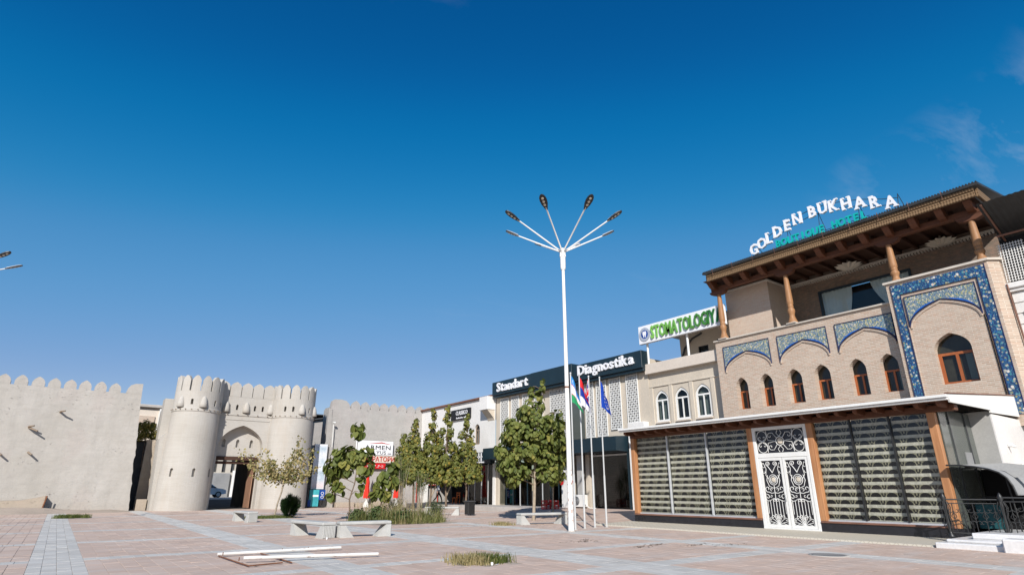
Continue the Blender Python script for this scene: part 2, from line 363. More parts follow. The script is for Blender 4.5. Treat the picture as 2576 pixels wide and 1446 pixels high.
def paver(name, c1, c2):
    t = NT(name); g = t.n('ShaderNodeNewGeometry').outputs['Random Per Island']; ob = t.n('ShaderNodeObjectInfo').outputs['Random']
    r = t.math('FRACT', t.math('ADD', g, ob)); c = t.mix(r, c1, c2)
    d = t.noise(.35, detail=7, rough=.65); c = t.mix(t.math('MULTIPLY', t.ramp(d, [(.4, 0.), (.72, 1.)]), .4), c, sc3(c1, .72))
    p = t.noise(1.3, t.scaled((.35, 1.2, 1)), 7, .7); c = t.mix(t.math('MULTIPLY', t.ramp(p, [(.48, 0.), (.66, 1.)]), .5), c, (.56, .51, .47)); p2 = t.noise(.8, t.scaled((.3, 1.6, 1)), 7, .72, .5); c = t.mix(t.math('MULTIPLY', t.ramp(p2, [(.5, 0.), (.7, 1.)]), .38), c, (.33, .275, .24))
    f = t.noise(30, detail=4); c = t.mix(t.math('MULTIPLY', f, .22), c, sc3(c1, .6))
    st = t.noise(2.2, t.scaled((1, 1.4, 1)), 5, .75, .8); c = t.mix(t.math('MULTIPLY', t.ramp(st, [(.68, 0.), (.75, 1.)]), .45), c, (.14, .12, .105))
    return t.done(t.bsdf(c, .82, .22, normal=t.bump(f, .25, .006)))
M['paver_pink'] = paver('paver_pink', (.525, .385, .305), (.595, .45, .365))
M['paver_grey'] = paver('paver_grey', (.50, .475, .435), (.61, .585, .54))
M['ground'] = pm('sandy_ground', (.40, .33, .27), .95, .15, .5, .4, 20, dirt=.3)
def apron():
    t = NT('apron_tiles'); x, y, z = t.xyz(); k = 4.6
    u = t.math('MULTIPLY', t.math('ADD', x, y), k); v = t.math('MULTIPLY', t.math('SUBTRACT', x, y), k)
    a = t.math('ABSOLUTE', t.math('SUBTRACT', t.math('FRACT', u), .5)); b = t.math('ABSOLUTE', t.math('SUBTRACT', t.math('FRACT', v), .5)); d = t.math('MAXIMUM', a, b)
    c = t.mix(t.ramp(d, [(.40, 0.), (.47, 1.)]), (.50, .45, .36), (.36, .31, .235)); c = t.mix(t.math('MULTIPLY', t.noise(1.1, detail=6), .35), c, (.55, .50, .43))
    return t.done(t.bsdf(c, .8, .25, normal=t.bump(d, .3, .01)))
M['apron'] = apron()
def mosaic(name, ground, pal, sc, k2=.5):
    # glazed tile flowers on a coloured ground
    t = NT(name); x, y, z = t.xyz(); vec = t.comb(y, z, t.math('MULTIPLY', x, .01))
    v1 = t.n('ShaderNodeTexVoronoi', {'Vector': vec, 'Scale': sc}); col = t.n('ShaderNodeSeparateColor', {0: v1.outputs['Color']}).outputs
    st = t.n('ShaderNodeValToRGB', {'Fac': col[0]}); st.color_ramp.interpolation = 'CONSTANT'; e = st.color_ramp.elements
    while len(e) < len(pal): e.new(.5)
    for i, c in enumerate(pal): e[i].position = i/len(pal); e[i].color = (*c, 1)
    fl = t.ramp(v1.outputs['Distance'], [(.42, 1.), (.5, 0.)])
    ct = t.ramp(v1.outputs['Distance'], [(.10, 1.), (.15, 0.)])
    c = t.mix(fl, ground, st.outputs[0]); c = t.mix(ct, c, (.75, .68, .45))
    v2 = t.n('ShaderNodeTexVoronoi', {'Vector': vec, 'Scale': sc*.36}); big = t.ramp(v2.outputs['Distance'], [(.18, 1.), (.24, 0.)]); big2 = t.ramp(v2.outputs['Distance'], [(.07, 1.), (.1, 0.)])
    c = t.mix(t.math('MULTIPLY', big, k2), c, (.78, .72, .62)); c = t.mix(t.math('MULTIPLY', big2, k2), c, (.62, .25, .06))
    vi = t.n('ShaderNodeTexWave', {'Vector': vec, 'Scale': sc*.35, 'Distortion': 14., 'Detail': 2., 'Detail Scale': 1.2}).outputs['Fac']
    c = t.mix(t.math('MULTIPLY', t.ramp(vi, [(.86, 0.), (.93, 1.)]), .8), c, pal[1])
    return t.done(t.bsdf(c, .18, .5))
M['mosaic_yellow'] = mosaic('mosaic_yellow', (.09, .15, .20), [(.34, .30, .09), (.48, .45, .36), (.04, .10, .25), (.36, .33, .11), (.09, .21, .23), (.42, .39, .23)], 15., .45)
M['mosaic_blue'] = mosaic('mosaic_blue', (.022, .05, .135), [(.018, .075, .24), (.06, .20, .25), (.022, .06, .17), (.28, .25, .12), (.46, .42, .34), (.02, .09, .26), (.34, .30, .22)], 10.5, .85)
M['tile_navy'] = pm('tile_navy', (.012, .02, .075), .2, .2, 6, 0, 30, .5)
M['tile_blue'] = pm('tile_blue', (.02, .11, .42), .2, .3, 9, 0, 30, .5)
def blind():
    # printed zebra blind: pale solid bands, khaki bands with black lotus shapes
    t = NT('zebra_blind'); x, y, z = t.xyz(); zz = t.math('MULTIPLY', t.math('ADD', z, .045), 1/.2275); v = t.math('FRACT', zz)
    row = t.math('FLOOR', zz); u = t.math('SUBTRACT', t.math('FRACT', t.math('ADD', t.math('MULTIPLY', y, 1/.46), t.math('MULTIPLY', row, .13))), .5)
    wv = t.math('MULTIPLY', t.math('SUBTRACT', v, .40), 1/.60)
    def ell(cx, rx, rz, cz):
        a = t.math('POWER', t.math('MULTIPLY', t.math('SUBTRACT', t.math('ABSOLUTE', u), cx), 1/rx), 2.); b = t.math('POWER', t.math('MULTIPLY', t.math('SUBTRACT', wv, cz), 1/rz), 2.)
        return t.math('LESS_THAN', t.math('ADD', a, b), 1.)
    blob = t.math('MAXIMUM', ell(0., .33, .86, .1), t.math('MAXIMUM', ell(.41, .05, .3, .62), ell(.46, .05, .25, .15)))
    nz = t.noise(26, detail=3); base = t.mix(t.ramp(nz, [(.4, 0.), (.65, 1.)]), (.23, .21, .14), (.10, .092, .06))
    dk = t.mix(blob, base, (.004, .004, .004)); lt = t.mix(t.ramp(t.noise(18, detail=3), [(.4, 0.), (.7, 1.)]), (.48, .45, .37), (.34, .315, .25))
    c = t.mix(t.math('LESS_THAN', v, .40), dk, lt)
    return t.done(t.bsdf(c, .85, .2))
M['blind'] = blind()
def glass(name, tint=(.9, .95, .95), refl=1., clear=1.):
    # architectural pane: straight-through transparency plus a Fresnel mirror
    t = NT(name); fa = t.n('ShaderNodeLayerWeight', {'Blend': .5}).outputs['Facing']; f = t.math('ADD', .04*refl, t.math('MULTIPLY', t.math('POWER', fa, 5.), .9), clamp=True)
    tr = t.n('ShaderNodeBsdfTransparent', {'Color': tint}).outputs[0]; gl = t.n('ShaderNodeBsdfGlossy', {'Color': (1, 1, 1), 'Roughness': .02}).outputs[0]
    return t.done(t.n('ShaderNodeMixShader', {0: f, 1: tr, 2: gl}).outputs[0])
M['glass'] = glass('clear_glass', (.93, .95, .95), 1.0); M['glass_dark'] = glass('tinted_glass', (.42, .44, .42), .9)
M['glass_grey'] = pm('grey_panel_glass', (.085, .095, .085), .15, .1, 1.5, 0, 10, .5)
def leafmat(name, c1, c2, c3):
    t = NT(name); g = t.n('ShaderNodeNewGeometry').outputs['Random Per Island']; ob = t.n('ShaderNodeObjectInfo').outputs['Random']
    r = t.math('FRACT', t.math('ADD', g, ob)); c = t.ramp(r, [(0., c1), (.5, c2), (.82, c2), (1., c3)])
    c = t.mix(t.math('MULTIPLY', t.noise(9, detail=3), .35), c, sc3(c1, .6))
    pb = t.bsdf(c, .55, .25); tr = t.n('ShaderNodeBsdfTranslucent', {'Color': t.mix(1., c, (1., 1.1, .5), 'MULTIPLY')}).outputs[0]
    return t.done(t.n('ShaderNodeMixShader', {0: .28, 1: pb, 2: tr}).outputs[0])
M['leaf'] = leafmat('broad_leaf', (.085, .115, .026), (.175, .195, .048), (.34, .30, .075))
M['leaf_mid'] = leafmat('yellowing_leaf', (.085, .11, .024), (.19, .19, .045), (.42, .30, .06))
M['leaf_autumn'] = leafmat('autumn_leaf', (.12, .14, .04), (.42, .34, .16), (.55, .38, .18))
M['leaf_dark'] = leafmat('dark_needle', (.012, .03, .01), (.022, .045, .014), (.04, .065, .02))
M['leaf_feather'] = leafmat('feathery_leaf', (.05, .085, .025), (.09, .12, .04), (.15, .16, .06))
M['grass'] = leafmat('grass_blade', (.10, .125, .035), (.22, .225, .075), (.48, .40, .20))
M['grass_dry'] = leafmat('dry_grass', (.22, .19, .08), (.46, .37, .19), (.58, .47, .29))
M['grass_green'] = leafmat('short_grass', (.07, .10, .024), (.14, .165, .042), (.30, .27, .11))
M['ivy'] = leafmat('wall_shrub', (.06, .075, .015), (.17, .15, .03), (.34, .24, .06))

t = NT('scuffed_white_tube'); r_ = t.ramp(t.noise(7, t.scaled((.5, 1.5, 1.5)), 7, .72), [(.56, 0.), (.66, 1.)]); g_ = t.noise(2.2, detail=5)
M['scuffed'] = t.done(t.bsdf(t.mix(t.math('MULTIPLY', r_, .8), t.mix(t.ramp(g_, [(.35, 0.), (.7, 1.)]), (.62, .59, .55), (.74, .72, .69)), (.24, .13, .08)), .55, .3, normal=t.bump(r_, .3, -.003)))
# ================================================================ ground and paving
g = MB(); g.add([(-500, -300, -.008), (500, -300, -.008), (500, 700, -.008), (-500, 700, -.008)], [(0, 1, 2, 3)])
ground = tag(g.build('ground', M['ground']), kind='structure')
XS = [(-12.6, -11.7), (-9.5, -8.6), (-4.75, -3.85), (-.17, .75), (4.2, 5.1), (8.75, 10.0), (14.3, 15.12)]
YS = [(3.4, 3.8), (8.2, 8.8), (11.45, 11.9), (16.1, 16.65), (21.2, 21.75), (26.9, 27.5), (33.2, 33.8), (40.4, 41.1)]
def spans(lo, hi, strips):
    out = []; a = lo
    for s0, s1 in strips:
        if s0 > a: out.append((a, s0, 0))
        out.append((s0, s1, 1)); a = s1
    out.append((a, hi, 0)); return out
def blocked(x, y):
    if 10.8 < x < 15.25 and 24. < y < 28.9: return True
    if .1 < x < 1.75 and 39.3 < y < 40.45: return True
    if 6.75 < x < 7.75 and 10.4 < y < 11.25: return True
    if x > 20.5 and y < 19: return True
    if x > 20.6 and 19 <= y < 31: return True
    if x > 24.5 and y >= 31: return True
    return False
def vis(x, y):
    c, s = math.cos(R(YAW)), math.sin(R(YAW)); X = x*c - y*s; F = x*s + y*c
    fw = F*math.cos(R(PITCH)) - 1.4*math.sin(R(PITCH)); up = -F*math.sin(R(PITCH)) - 1.4*math.cos(R(PITCH))
    if fw < 1: return None
    u, v = 1288 + 1450*X/fw, 723 - 1450*up/fw
    return F if (-20 < u < 2596 and v < 1455) else None
slabs = []
for x0, x1, gx in spans(-14, 27.2, XS):
    for y0, y1, gy in spans(1.5, 50.6, YS):
        grey = gx or gy; sx, sy = (.225, .45) if grey else (.3, .6)
        nx, ny = max(1, round((x1-x0)/sx)), max(1, round((y1-y0)/sy)); dx, dy = (x1-x0)/nx, (y1-y0)/ny
        for i in range(nx):
            sh = 0 if grey or i % 2 == 0 else dy/2
            ys = [y0] + [y0 + dy*j + sh for j in range(1 if not sh else 0, ny)] + [y1]
            for a, b in zip(ys, ys[1:]):
                if b-a < .02: continue
                cx, cy = x0 + dx*(i+.5), (a+b)/2
                if not blocked(cx, cy): slabs.append((cx, cy, dx, b-a, grey))
def slabmb(mb, cx, cy, dx, dy, z, gap=.0022, jit=0.):
    a, b = dx/2-gap, dy/2-gap; t = .004; tx, ty = random.uniform(-jit, jit), random.uniform(-jit, jit)
    mb.add([(cx-a+t, cy-b+t, z+tx-ty), (cx+a-t, cy-b+t, z-tx-ty), (cx+a-t, cy+b-t, z-tx+ty), (cx-a+t, cy+b-t, z+tx+ty), (cx-a, cy-b, z-.004), (cx+a, cy-b, z-.004), (cx+a, cy+b, z-.004), (cx-a, cy+b, z-.004)],
           [(0, 1, 2, 3), (4, 5, 1, 0), (5, 6, 2, 1), (6, 7, 3, 2), (7, 4, 0, 3)])
order = sorted([(vis(s[0], s[1]), i) for i, s in enumerate(slabs) if vis(s[0], s[1])])
near = set(i for _, i in order[:300]); cache = {}
rest = {0: MB(), 1: MB()}
for i, (cx, cy, dx, dy, gr) in enumerate(slabs):
    z = random.uniform(-.0025, .0025)
    if i in near:
        key = (round(dx, 3), round(dy, 3), bool(gr))
        if key not in cache:
            q = MB(); slabmb(q, 0, 0, dx, dy, 0); cache[key] = q.mesh('paving_slab', M['paver_grey' if gr else 'paver_pink'])
        o = bpy.data.objects.new('paving_slab', cache[key]); C.objects.link(o); o.parent = ground; o.location = (cx, cy, z); o.rotation_euler = (random.uniform(-.008, .008), random.uniform(-.012, .012), 0)
    else: slabmb(rest[1 if gr else 0], cx, cy, dx, dy, z, jit=.0022)
tag(rest[0].build('pink_paving', M['paver_pink'], ground), kind='stuff'); tag(rest[1].build('grey_paving', M['paver_grey'], ground), kind='stuff')
# sloping forecourt and raised pavement before the shops
def zt(x): return 0. + .3*min(1, max(0, (x-20.4)/3.9))
t_ = MB(); t_.prism([(20.4, -.03), (24.3, .285), (27.5, .285), (27.5, -.03)], 'y', 18.95, 31.0)
terr = tag(t_.build('forecourt_ramp', M['kerb']), kind='structure')
q = MB()
for i in range(22):
    for j in range(20):
        x, y = 20.45 + .31*i + .155, 18.97 + .6*j + .3
        a, b = .151, .296
        q.add([(x-a, y-b, zt(x-a)+.004), (x+a, y-b, zt(x+a)+.004), (x+a, y+b, zt(x+a)+.004), (x-a, y+b, zt(x-a)+.004)], [(0, 1, 2, 3)])
tag(q.build('ramp_paving', M['paver_pink'], terr), kind='stuff')
t_ = MB(); t_.bbox(24.3, 24.62, 31.0, 50.5, -.1, .31, .02); t_.box(24.62, 27.5, 31.0, 50.5, -.1, .3)
tag(t_.build('shop_terrace', M['kerb']), kind='structure')
# ================================================================ mud-brick city walls
def merlon(mb, x0, x1, zb, zt_, y0, y1, sh=.38, n=10, jit=.0):
    # upright battlement with a rounded, slightly pointed head, along X
    vs = []; top = []
    for i in range(n+1):
        f = i/n; d = abs(2*f-1); z = zt_ - (zt_-zb)*sh*(.72*d**1.35 + .28*max(0, (d-.72)/.28)**2)
        top.append((x0+(x1-x0)*f, z + random.uniform(-jit, jit)))
    m = len(top)
    for y in (y0, y1):
        vs += [(x, y, zb) for x, z in top] + [(x, y, z) for x, z in top]
    k = 2*m; fs = []
    for i in range(m-1):
        fs += [(i, i+1, m+i+1, m+i), (k+i, k+m+i, k+m+i+1, k+i+1), (m+i, m+i+1, k+m+i+1, k+m+i)]
    fs += [(0, m, k+m, k), (m-1, k+m-1, k+2*m-1, 2*m-1)]
    mb.add(vs, fs); return mb
def face_grid(mb, xb, xt, zb, zt_, yb, yt, nx, nz, amp, end=None):
    # battered, slightly uneven wall front; xb/xt = (left,right) at bottom/top
    vs = []
    for j in range(nz+1):
        f = j/nz
        for i in range(nx+1):
            g_ = i/nx; xl = xb[0]+(xt[0]-xb[0])*f; xr = xb[1]+(xt[1]-xb[1])*f
            e = 0 if j == nz else amp; edge = .05 if i == nx and 0 < j < nz else 0
            vs.append((xl+(xr-xl)*g_ + random.uniform(-edge, edge), yb+(yt-yb)*f + random.uniform(-e, e) + .5*amp*math.sin(g_*37+f*9), zb+(zt_-zb)*f))
    fs = [(j*(nx+1)+i, j*(nx+1)+i+1, (j+1)*(nx+1)+i+1, (j+1)*(nx+1)+i) for j in range(nz) for i in range(nx)]
    mb.add(vs, fs, 0, True); return vs
w1 = thing('adobe_wall', (-4, 51, 0), 'long pale mud-plastered city wall with rounded battlements at far left', 'wall', None)
b = MB(); NX, NZ = 90, 30
vs = face_grid(b, (-26, 4.32), (-26, 3.72), -.1, 8.15, 50.95, 51.55, NX, NZ, .02)
edge = [vs[j*(NX+1)+NX] for j in range(NZ+1)]
b.add(edge + [(x+.05, 53.2, z) for x, y, z in edge], [(i, i+1, NZ+1+i+1, NZ+1+i) for i in range(NZ)], 0, True)
b.add([(-26, 51.55, 8.15), (3.72, 51.55, 8.15), (3.75, 53.2, 8.15), (-26, 53.2, 8.15)], [(0, 1, 2, 3)])
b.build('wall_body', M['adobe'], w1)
pk = [2.01 - .9*i for i in range(30)]
for i, x in enumerate(pk):
    q = MB(); x += random.uniform(-.03, .03); merlon(q, x-.36, x+.36, 8.0, 8.83 + random.uniform(-.03, .03), 51.553, 51.95, .5, 10, .008); q.build('merlon', M['adobe'], w1)
q = MB(); q.prism([(2.66, 8.0), (3.72, 8.0), (3.68, 8.93), (3.2, 8.9), (2.92, 8.76), (2.78, 8.52)], 'y', 51.555, 51.97); q.build('end_block', M['adobe'], w1)
for (x, z, dx, dz, L) in ((-.9, 6.5, .3, .02, .25), (-2.42, 5.38, .62, -.28, .3), (-2.08, 3.8, .30, -.22, .3), (-3.55, 3.68, .25, -.16, .3), (-2.40, 5.40, .35, .03, .3), (-5.9, 5.5, .4, -.2, .4)):
    q = MB(); q.tube([(x, 51.6, z), (x+dx*.35, 51.0, z+dz*.35), (x+dx, 50.7, z+dz)], [.07, .065, .05], 7); q.build('beam_stub', M['wood_pole'], w1)
# low rough plinth and eroded foot of the wall
q = MB(); prof = [(-26, .72), (-6, .7), (-2.7, .72), (-1.7, .74), (-.9, .9), (-.5, 1.0)]
for (xa, za), (xb_, zb_) in zip(prof, prof[1:]):
    q.add([(xa, 50.35, 0), (xb_, 50.35, 0), (xb_, 50.42, zb_), (xa, 50.42, za), (xa, 51.2, za+.04), (xb_, 51.2, zb_+.04), (xb_, 51.2, 0)], [(0, 1, 2, 3), (3, 2, 5, 4)])
q.add([(-.5, 50.35, 0), (-.5, 51.2, 0), (-.5, 51.2, 1.04), (-.5, 50.42, 1.0)], [(0, 1, 2, 3)])
q.build('rough_plinth', M['adobe_dark'], w1)
q = MB(); q.tube([(-.52, 50.3, .25), (-.42, 50.32, 1.02)], .045, 7); q.build('leaning_pipe', M['rust_frame'], w1)
q = MB()
rx = [-26, -12, -6, -2, -.4, .6, 2, 3.2, 4.2]; rz = [.36, .36, .36, .34, .30, .16, .1, .12, .03]
for i in range(len(rx)-1):
    q.add([(rx[i], 47.2, -.03), (rx[i+1], 47.2, -.03), (rx[i+1], 48.9, rz[i+1]*.9), (rx[i], 48.9, rz[i]*.9), (rx[i+1], 51.1, rz[i+1]), (rx[i], 51.1, rz[i])], [(0, 1, 2, 3), (3, 2, 4, 5)], 0, True)
tag(q.build('dirt_bank', M['ground']), kind='structure')
w2 = thing('adobe_wall', (24, 51, 0), 'grey mud-plastered battlemented wall behind the trees, left of the white shop', 'wall')
b = MB(); vs = face_grid(b, (18.55, 33), (18.2, 33), -.1, 8.4, 51, 51.4, 40, 16, .015)
edge = [vs[j*41] for j in range(17)]
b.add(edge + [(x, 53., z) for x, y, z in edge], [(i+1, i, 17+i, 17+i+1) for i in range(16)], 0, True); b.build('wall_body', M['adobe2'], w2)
q = MB(); q.prism([(18.2, 8.3), (19.98, 8.3), (19.86, 8.75), (19.55, 9.02), (19.1, 9.1), (18.5, 9.08), (18.28, 8.9)], 'y', 51.404, 51.9); q.build('end_block', M['adobe2'], w2)
q = MB(); q.prism([(17.95, -.1), (18.6, -.1), (18.3, 8.2), (17.98, 8.2)], 'y', 51.3, 52.6); q.build('buttress', M['adobe2'], w2)
for i in range(13):
    x = 20.5 + .935*i; q = MB(); merlon(q, x-.42, x+.42, 8.3, 9.1 + random.uniform(-.02, .02), 51.403, 51.8, .62, 10, .006); q.build('merlon', M['adobe2'], w2)
for (x, z) in ((21.6, .35), (23.1, .5), (19.9, .4)):
    q = MB(); q.bbox(x-.8, x+.8, 50.3, 51.02, -.03, z, .05); q.build('mud_bench', M['adobe_dark'], w2)
# ================================================================ the gate
gate = thing('city_gate', (11, 49.5, 0), 'pale brick fortress gate with two round battlemented towers and dark passage', 'gate')
def cut(o, cutters):
    for c_ in cutters:
        mod = o.modifiers.new('b', 'BOOLEAN'); mod.operation = 'DIFFERENCE'; mod.object = c_; mod.solver = 'EXACT'
    bpy.context.view_layer.update()
    me = bpy.data.meshes.new_from_object(o.evaluated_get(bpy.context.evaluated_depsgraph_get())); o.modifiers.clear(); o.data = me
    for c_ in cutters: bpy.data.objects.remove(c_)
def radial_cutter(cx, cy, r, a, w_, z0, z1, dep):
    # arched slot seen along a radius
    ax = Vector((math.cos(a), math.sin(a), 0)); tx = Vector((-math.sin(a), math.cos(a), 0)); p = arch(-w_/2, w_/2, z0, z1-w_*.5, z1, 4)
    vs = [Vector((cx, cy, 0)) + ax*rr + tx*u + Vector((0, 0, v)) for rr in (r-dep, r+.4) for u, v in p]; n = len(p)
    q = MB(); q.add(vs, [list(range(n)), list(range(2*n-1, n-1, -1))] + [(i, (i+1) % n, n+(i+1) % n, n+i) for i in range(n)])
    return q.build('cutter', M['gate_brick'])
def tower(cx, cy, r0, r1, lean, slots, low, hoods, name_merlons=14, ph=.1):
    prof = [(.02, -.1), (r0, -.1), (r0, 0), (r0*.985+r1*.015, .3), (r1, 6.84), (r1+.05, 6.88), (r1+.055, 7.08), (r1+.01, 7.12), (r1+.02, 8.36), (r1-.3, 8.37), (r1-.31, 8.0), (.02, 8.0)]
    q = MB(); q.lathe(prof, cx, cy, 56); o = q.build('tower', M['gate_brick'], gate)
    cs = [radial_cutter(cx, cy, r1, a, .17, 7.34, 7.76, .35) for a in slots]
    cs += [radial_cutter(cx, cy, r0-.04, a, .22, 2.28, 2.86, .22) for a in low]
    cut(o, cs)
    for p in o.data.polygons: p.use_smooth = False
    st = 2*math.pi/name_merlons; rr = r1+.02
    for i in range(name_merlons):
        a0 = ph + i*st; q = MB(); n = 8; vs = []
        for r_ in (rr, rr-.28):
            for k in range(n+1):
                f = k/n; a = a0 + .035 + (st-.07)*f; d = abs(2*f-1); z = 9.5 - .36*d**2.0 + random.uniform(-.01, .01)
                vs += [(cx+r_*math.cos(a), cy+r_*math.sin(a), 8.35), (cx+r_*math.cos(a), cy+r_*math.sin(a), z)]
        L = 2*(n+1); fs = []
        for k in range(n):
            fs += [(2*k, 2*k+2, 2*k+3, 2*k+1), (L+2*k, L+2*k+1, L+2*k+3, L+2*k+2), (2*k+1, 2*k+3, L+2*k+3, L+2*k+1)]
        fs += [(0, 1, L+1, L), (L-2, 2*L-2, 2*L-1, L-1)]
        q.add(vs, fs); q.build('merlon', M['gate_brick'], gate)
    for a in hoods: hood(cx+(r1)*math.cos(a), cy+(r1)*math.sin(a), a)
    for k in range(14):
        a = math.pi*1.0 + math.pi*k/13; q = MB(); q.tube([(cx+(r1-.05)*math.cos(a), cy+(r1-.05)*math.sin(a), 6.99), (cx+(r1+.13)*math.cos(a), cy+(r1+.13)*math.sin(a), 6.99)], .035, 6)
        q.build('beam_end', M['wood_pole'], gate)
    return o
def hood(x, y, a):
    q = MB(); q.lathe([(.015, 7.98), (.12, 7.9), (.2, 7.72), (.25, 7.45), (.28, 7.16), (.24, 7.14), (.2, 7.45), (.1, 7.7)], x, y, 12, a0=a-math.pi/2, a1=a+math.pi/2); q.build('hood', M['gate_brick'], gate)
D_ = math.pi
def ta(cx, cy, x): # tower angle whose point appears at x as seen from the plaza
    return -math.acos(max(-1, min(1, (x-cx)/1.68)))
TL, TRt = (7.36, 50.0), (14.52, 50.05)
tower(*TL, 1.75, 1.62, 0, [ta(*TL, 6.7), ta(*TL, 8.35), ta(*TL, 8.85)], [ta(*TL, 6.25), ta(*TL, 7.6), ta(*TL, 8.72)], [ta(*TL, 6.05), ta(*TL, 7.5)])
tower(*TRt, 1.78, 1.68, 0, [ta(*TRt, 13.5), ta(*TRt, 14.05), ta(*TRt, 15.4)], [ta(*TRt, 14.0), ta(*TRt, 15.2)], [ta(*TRt, 14.75), ta(*TRt, 15.95)], ph=.2)
b = MB(); out = [(8.6, -.1), (13.3, -.1), (13.3, 8.36), (8.6, 8.36)]
A1 = arch(9.22, 12.46, -.05, 4.6, 6.18, 10)
lh = [arch(x-.085, x+.085, 7.34, 7.66, 7.76, 4) for x in (9.58, 10.17, 11.5, 12.1)]
wallface(b, 'y', 50.0, out, [A1] + lh, .75, sides=False)
b.box(8.6, 13.3, 51.0, 51.28, 6.3, 8.36)
wallface(b, 'y', 50.72, [(9.1, -.05), (12.6, -.05), (12.6, 6.3), (9.1, 6.3)], [[(9.3, -.04), (12.4, -.04), (12.4, 3.86), (9.3, 3.86)]] + [arch(x-.12, x+.12, 4.55, 5.0, 5.16, 4) for x in (9.72, 10.74, 11.76)], .25, sides=False)
b.add([(9.35, 50.96, 4.4), (12.2, 50.96, 4.4), (12.2, 50.96, 5.3), (9.35, 50.96, 5.3)], [(0, 1, 2, 3)])
b.build('curtain', M['gate_brick'], gate)
for i in range(5):
    x = 9.04 + .852*i; q = MB(); merlon(q, x-.4, x+.4, 8.35, 9.52, 50.0, 50.3, .3, 8, .01); q.build('merlon', M['gate_brick'], gate)
for x in (9.38, 10.86, 12.72): hood(x, 50.0, -D_/2)
q = MB(); q.bbox(8.95, 12.98, 49.95, 50.0, 6.9, 7.06, .015); q.build('string_course', M['gate_brick'], gate)
q = MB(); q.bbox(9.1, 12.75, 49.96, 50.0, 6.56, 6.64, .015); q.build('moulding', M['gate_brick'], gate)
for k in range(5):
    q = MB(); q.tube([(9.5+.75*k, 50.05, 6.99), (9.5+.75*k, 49.86, 6.99)], .035, 6); q.build('beam_end', M['wood_pole'], gate)
b = MB()   # vaulted passage and mass behind
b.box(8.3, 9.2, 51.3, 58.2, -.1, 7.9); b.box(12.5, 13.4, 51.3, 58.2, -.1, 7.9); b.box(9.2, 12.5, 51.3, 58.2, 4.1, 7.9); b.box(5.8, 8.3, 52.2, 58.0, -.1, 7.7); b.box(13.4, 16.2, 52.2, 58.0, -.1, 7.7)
b.build('passage', M['shade_brick'], gate)  # brick coloured near black to stand for the unlit passage
q = MB(); q.box(9.2, 12.5, 50.9, 58.2, -.02, .012); q.build('passage_floor', M['shade_floor'], gate)  # passage shade painted into the floor colour
q = MB(); q.bbox(9.28, 12.42, 50.6, 51.0, 3.56, 3.84, .03); q.bbox(9.28, 12.42, 50.82, 51.29, 3.3, 3.5, .03); q.build('lintel', M['wood_lintel'], gate)
for k in range(4):
    q = MB(); y0 = 50.85 + .42*k; q.bbox(12.2, 12.27, y0, y0+.405, .05, 3.3, .012); q.build('door_plank', M['wood_door'], gate)
for x0 in (9.1, 12.38):
    q = MB(); q.bbox(x0, x0+.22, 50.76, 51.29, -.03, 3.19, .03); q.build('door_jamb', M['wood_lintel'], gate)
q = MB(); q.prism([(5.48, -.1), (6.2, -.1), (6.2, 5.75), (5.7, 5.4), (5.38, 5.0), (5.28, 4.9)], 'y', 50.1, 52.1); q.build('pier', M['gate_brick'], gate)
q = MB(); q.box(5.35, 6.3, 51.9, 53.2, 5.0, 8.05); q.build('rear_parapet', M['gate_brick'], gate)
q = MB(); q.box(4.8, 5.9, 53.0, 53.4, -.1, 5.0); q.build('gap_wall', M['adobe_dark'], gate)
q = MB(); q.box(3.3, 4.9, 54.0, 54.1, -.1, 5.0); q.build('gap_shade_sheet', M['dark_grey'], gate)  # dark sheet added to stand for deep shade in the gap
for i, (x, z) in enumerate(((4.5, .75), (4.72, .55), (4.9, .35))):
    q = MB(); q.bbox(x+.25, 5.4, 51.4+.1*i, 52.1+.1*i, -.03, z, .03); q.build('step', M['adobe_dark'], gate)
q = MB(); q.bbox(16.35, 16.95, 51.6, 52.4, -.1, 6.9, .05); q.box(16.0, 18.2, 52.5, 52.9, -.1, 5.1); q.build('rear_wall', M['adobe2'], gate)
# ---- what stands behind the walls
h1 = thing('old_house', (5, 60, 0), 'cream flat-roofed house behind the gap between wall and gate', 'house')
q = MB(); q.box(-2, 9, 58.5, 66, -.1, 8.0); q.build('wall', M['cream_light'], h1)
q = MB(); q.bbox(-2.2, 9.2, 58.2, 66.2, 8.0, 8.25, .04); q.build('roof_slab', M['kerb'], h1)
q = MB(); q.box(3.9, 5.5, 58.38, 58.52, 5.6, 7.3); q.build('brick_panel', M['brick_buff'], h1)
q = MB(); q.box(5.75, 5.95, 58.3, 58.5, -.1, 8.0); q.build('downpipe', M['white_wall'], h1)
h2 = thing('grey_house', (18, 58, 0), 'plain grey gabled house glimpsed right of the right gate tower', 'house')
q = MB(); q.prism([(17.2, -.1), (24, -.1), (24, 8.2), (20.2, 8.0), (17.2, 7.4)], 'y', 57, 64); q.build('wall', M['adobe2'], h2)
q = MB(); q.box(17.0, 24.2, 56.7, 64.2, 8.2, 8.3); q.prism([(16.9, 7.45), (17.2, 7.45), (20.2, 8.06), (24, 8.25), (24, 8.35), (20.2, 8.16), (16.9, 7.56)], 'y', 56.7, 57.6); q.build('roof_edge', M['dark_grey'], h2)
h3 = thing('far_house', (14, 80, 0), 'pale house seen through the gate passage beyond the parked car', 'house')
q = MB(); wallface(q, 'y', 80, [(4, -.1), (26, -.1), (26, 10), (4, 10)], [[(x, 3.4), (x+.45, 3.4), (x+.45, 5.6), (x, 5.6)] for x in (14.6, 15.6, 16.6, 17.6)], .4, back=0); q.build('wall', M['distant_wall'], h3)
for x in (14.6, 15.6, 16.6, 17.6):
    q = MB(); q.box(x, x+.45, 80.3, 80.36, 3.4, 5.6); q.build('window', M['dark_grey'], h3)
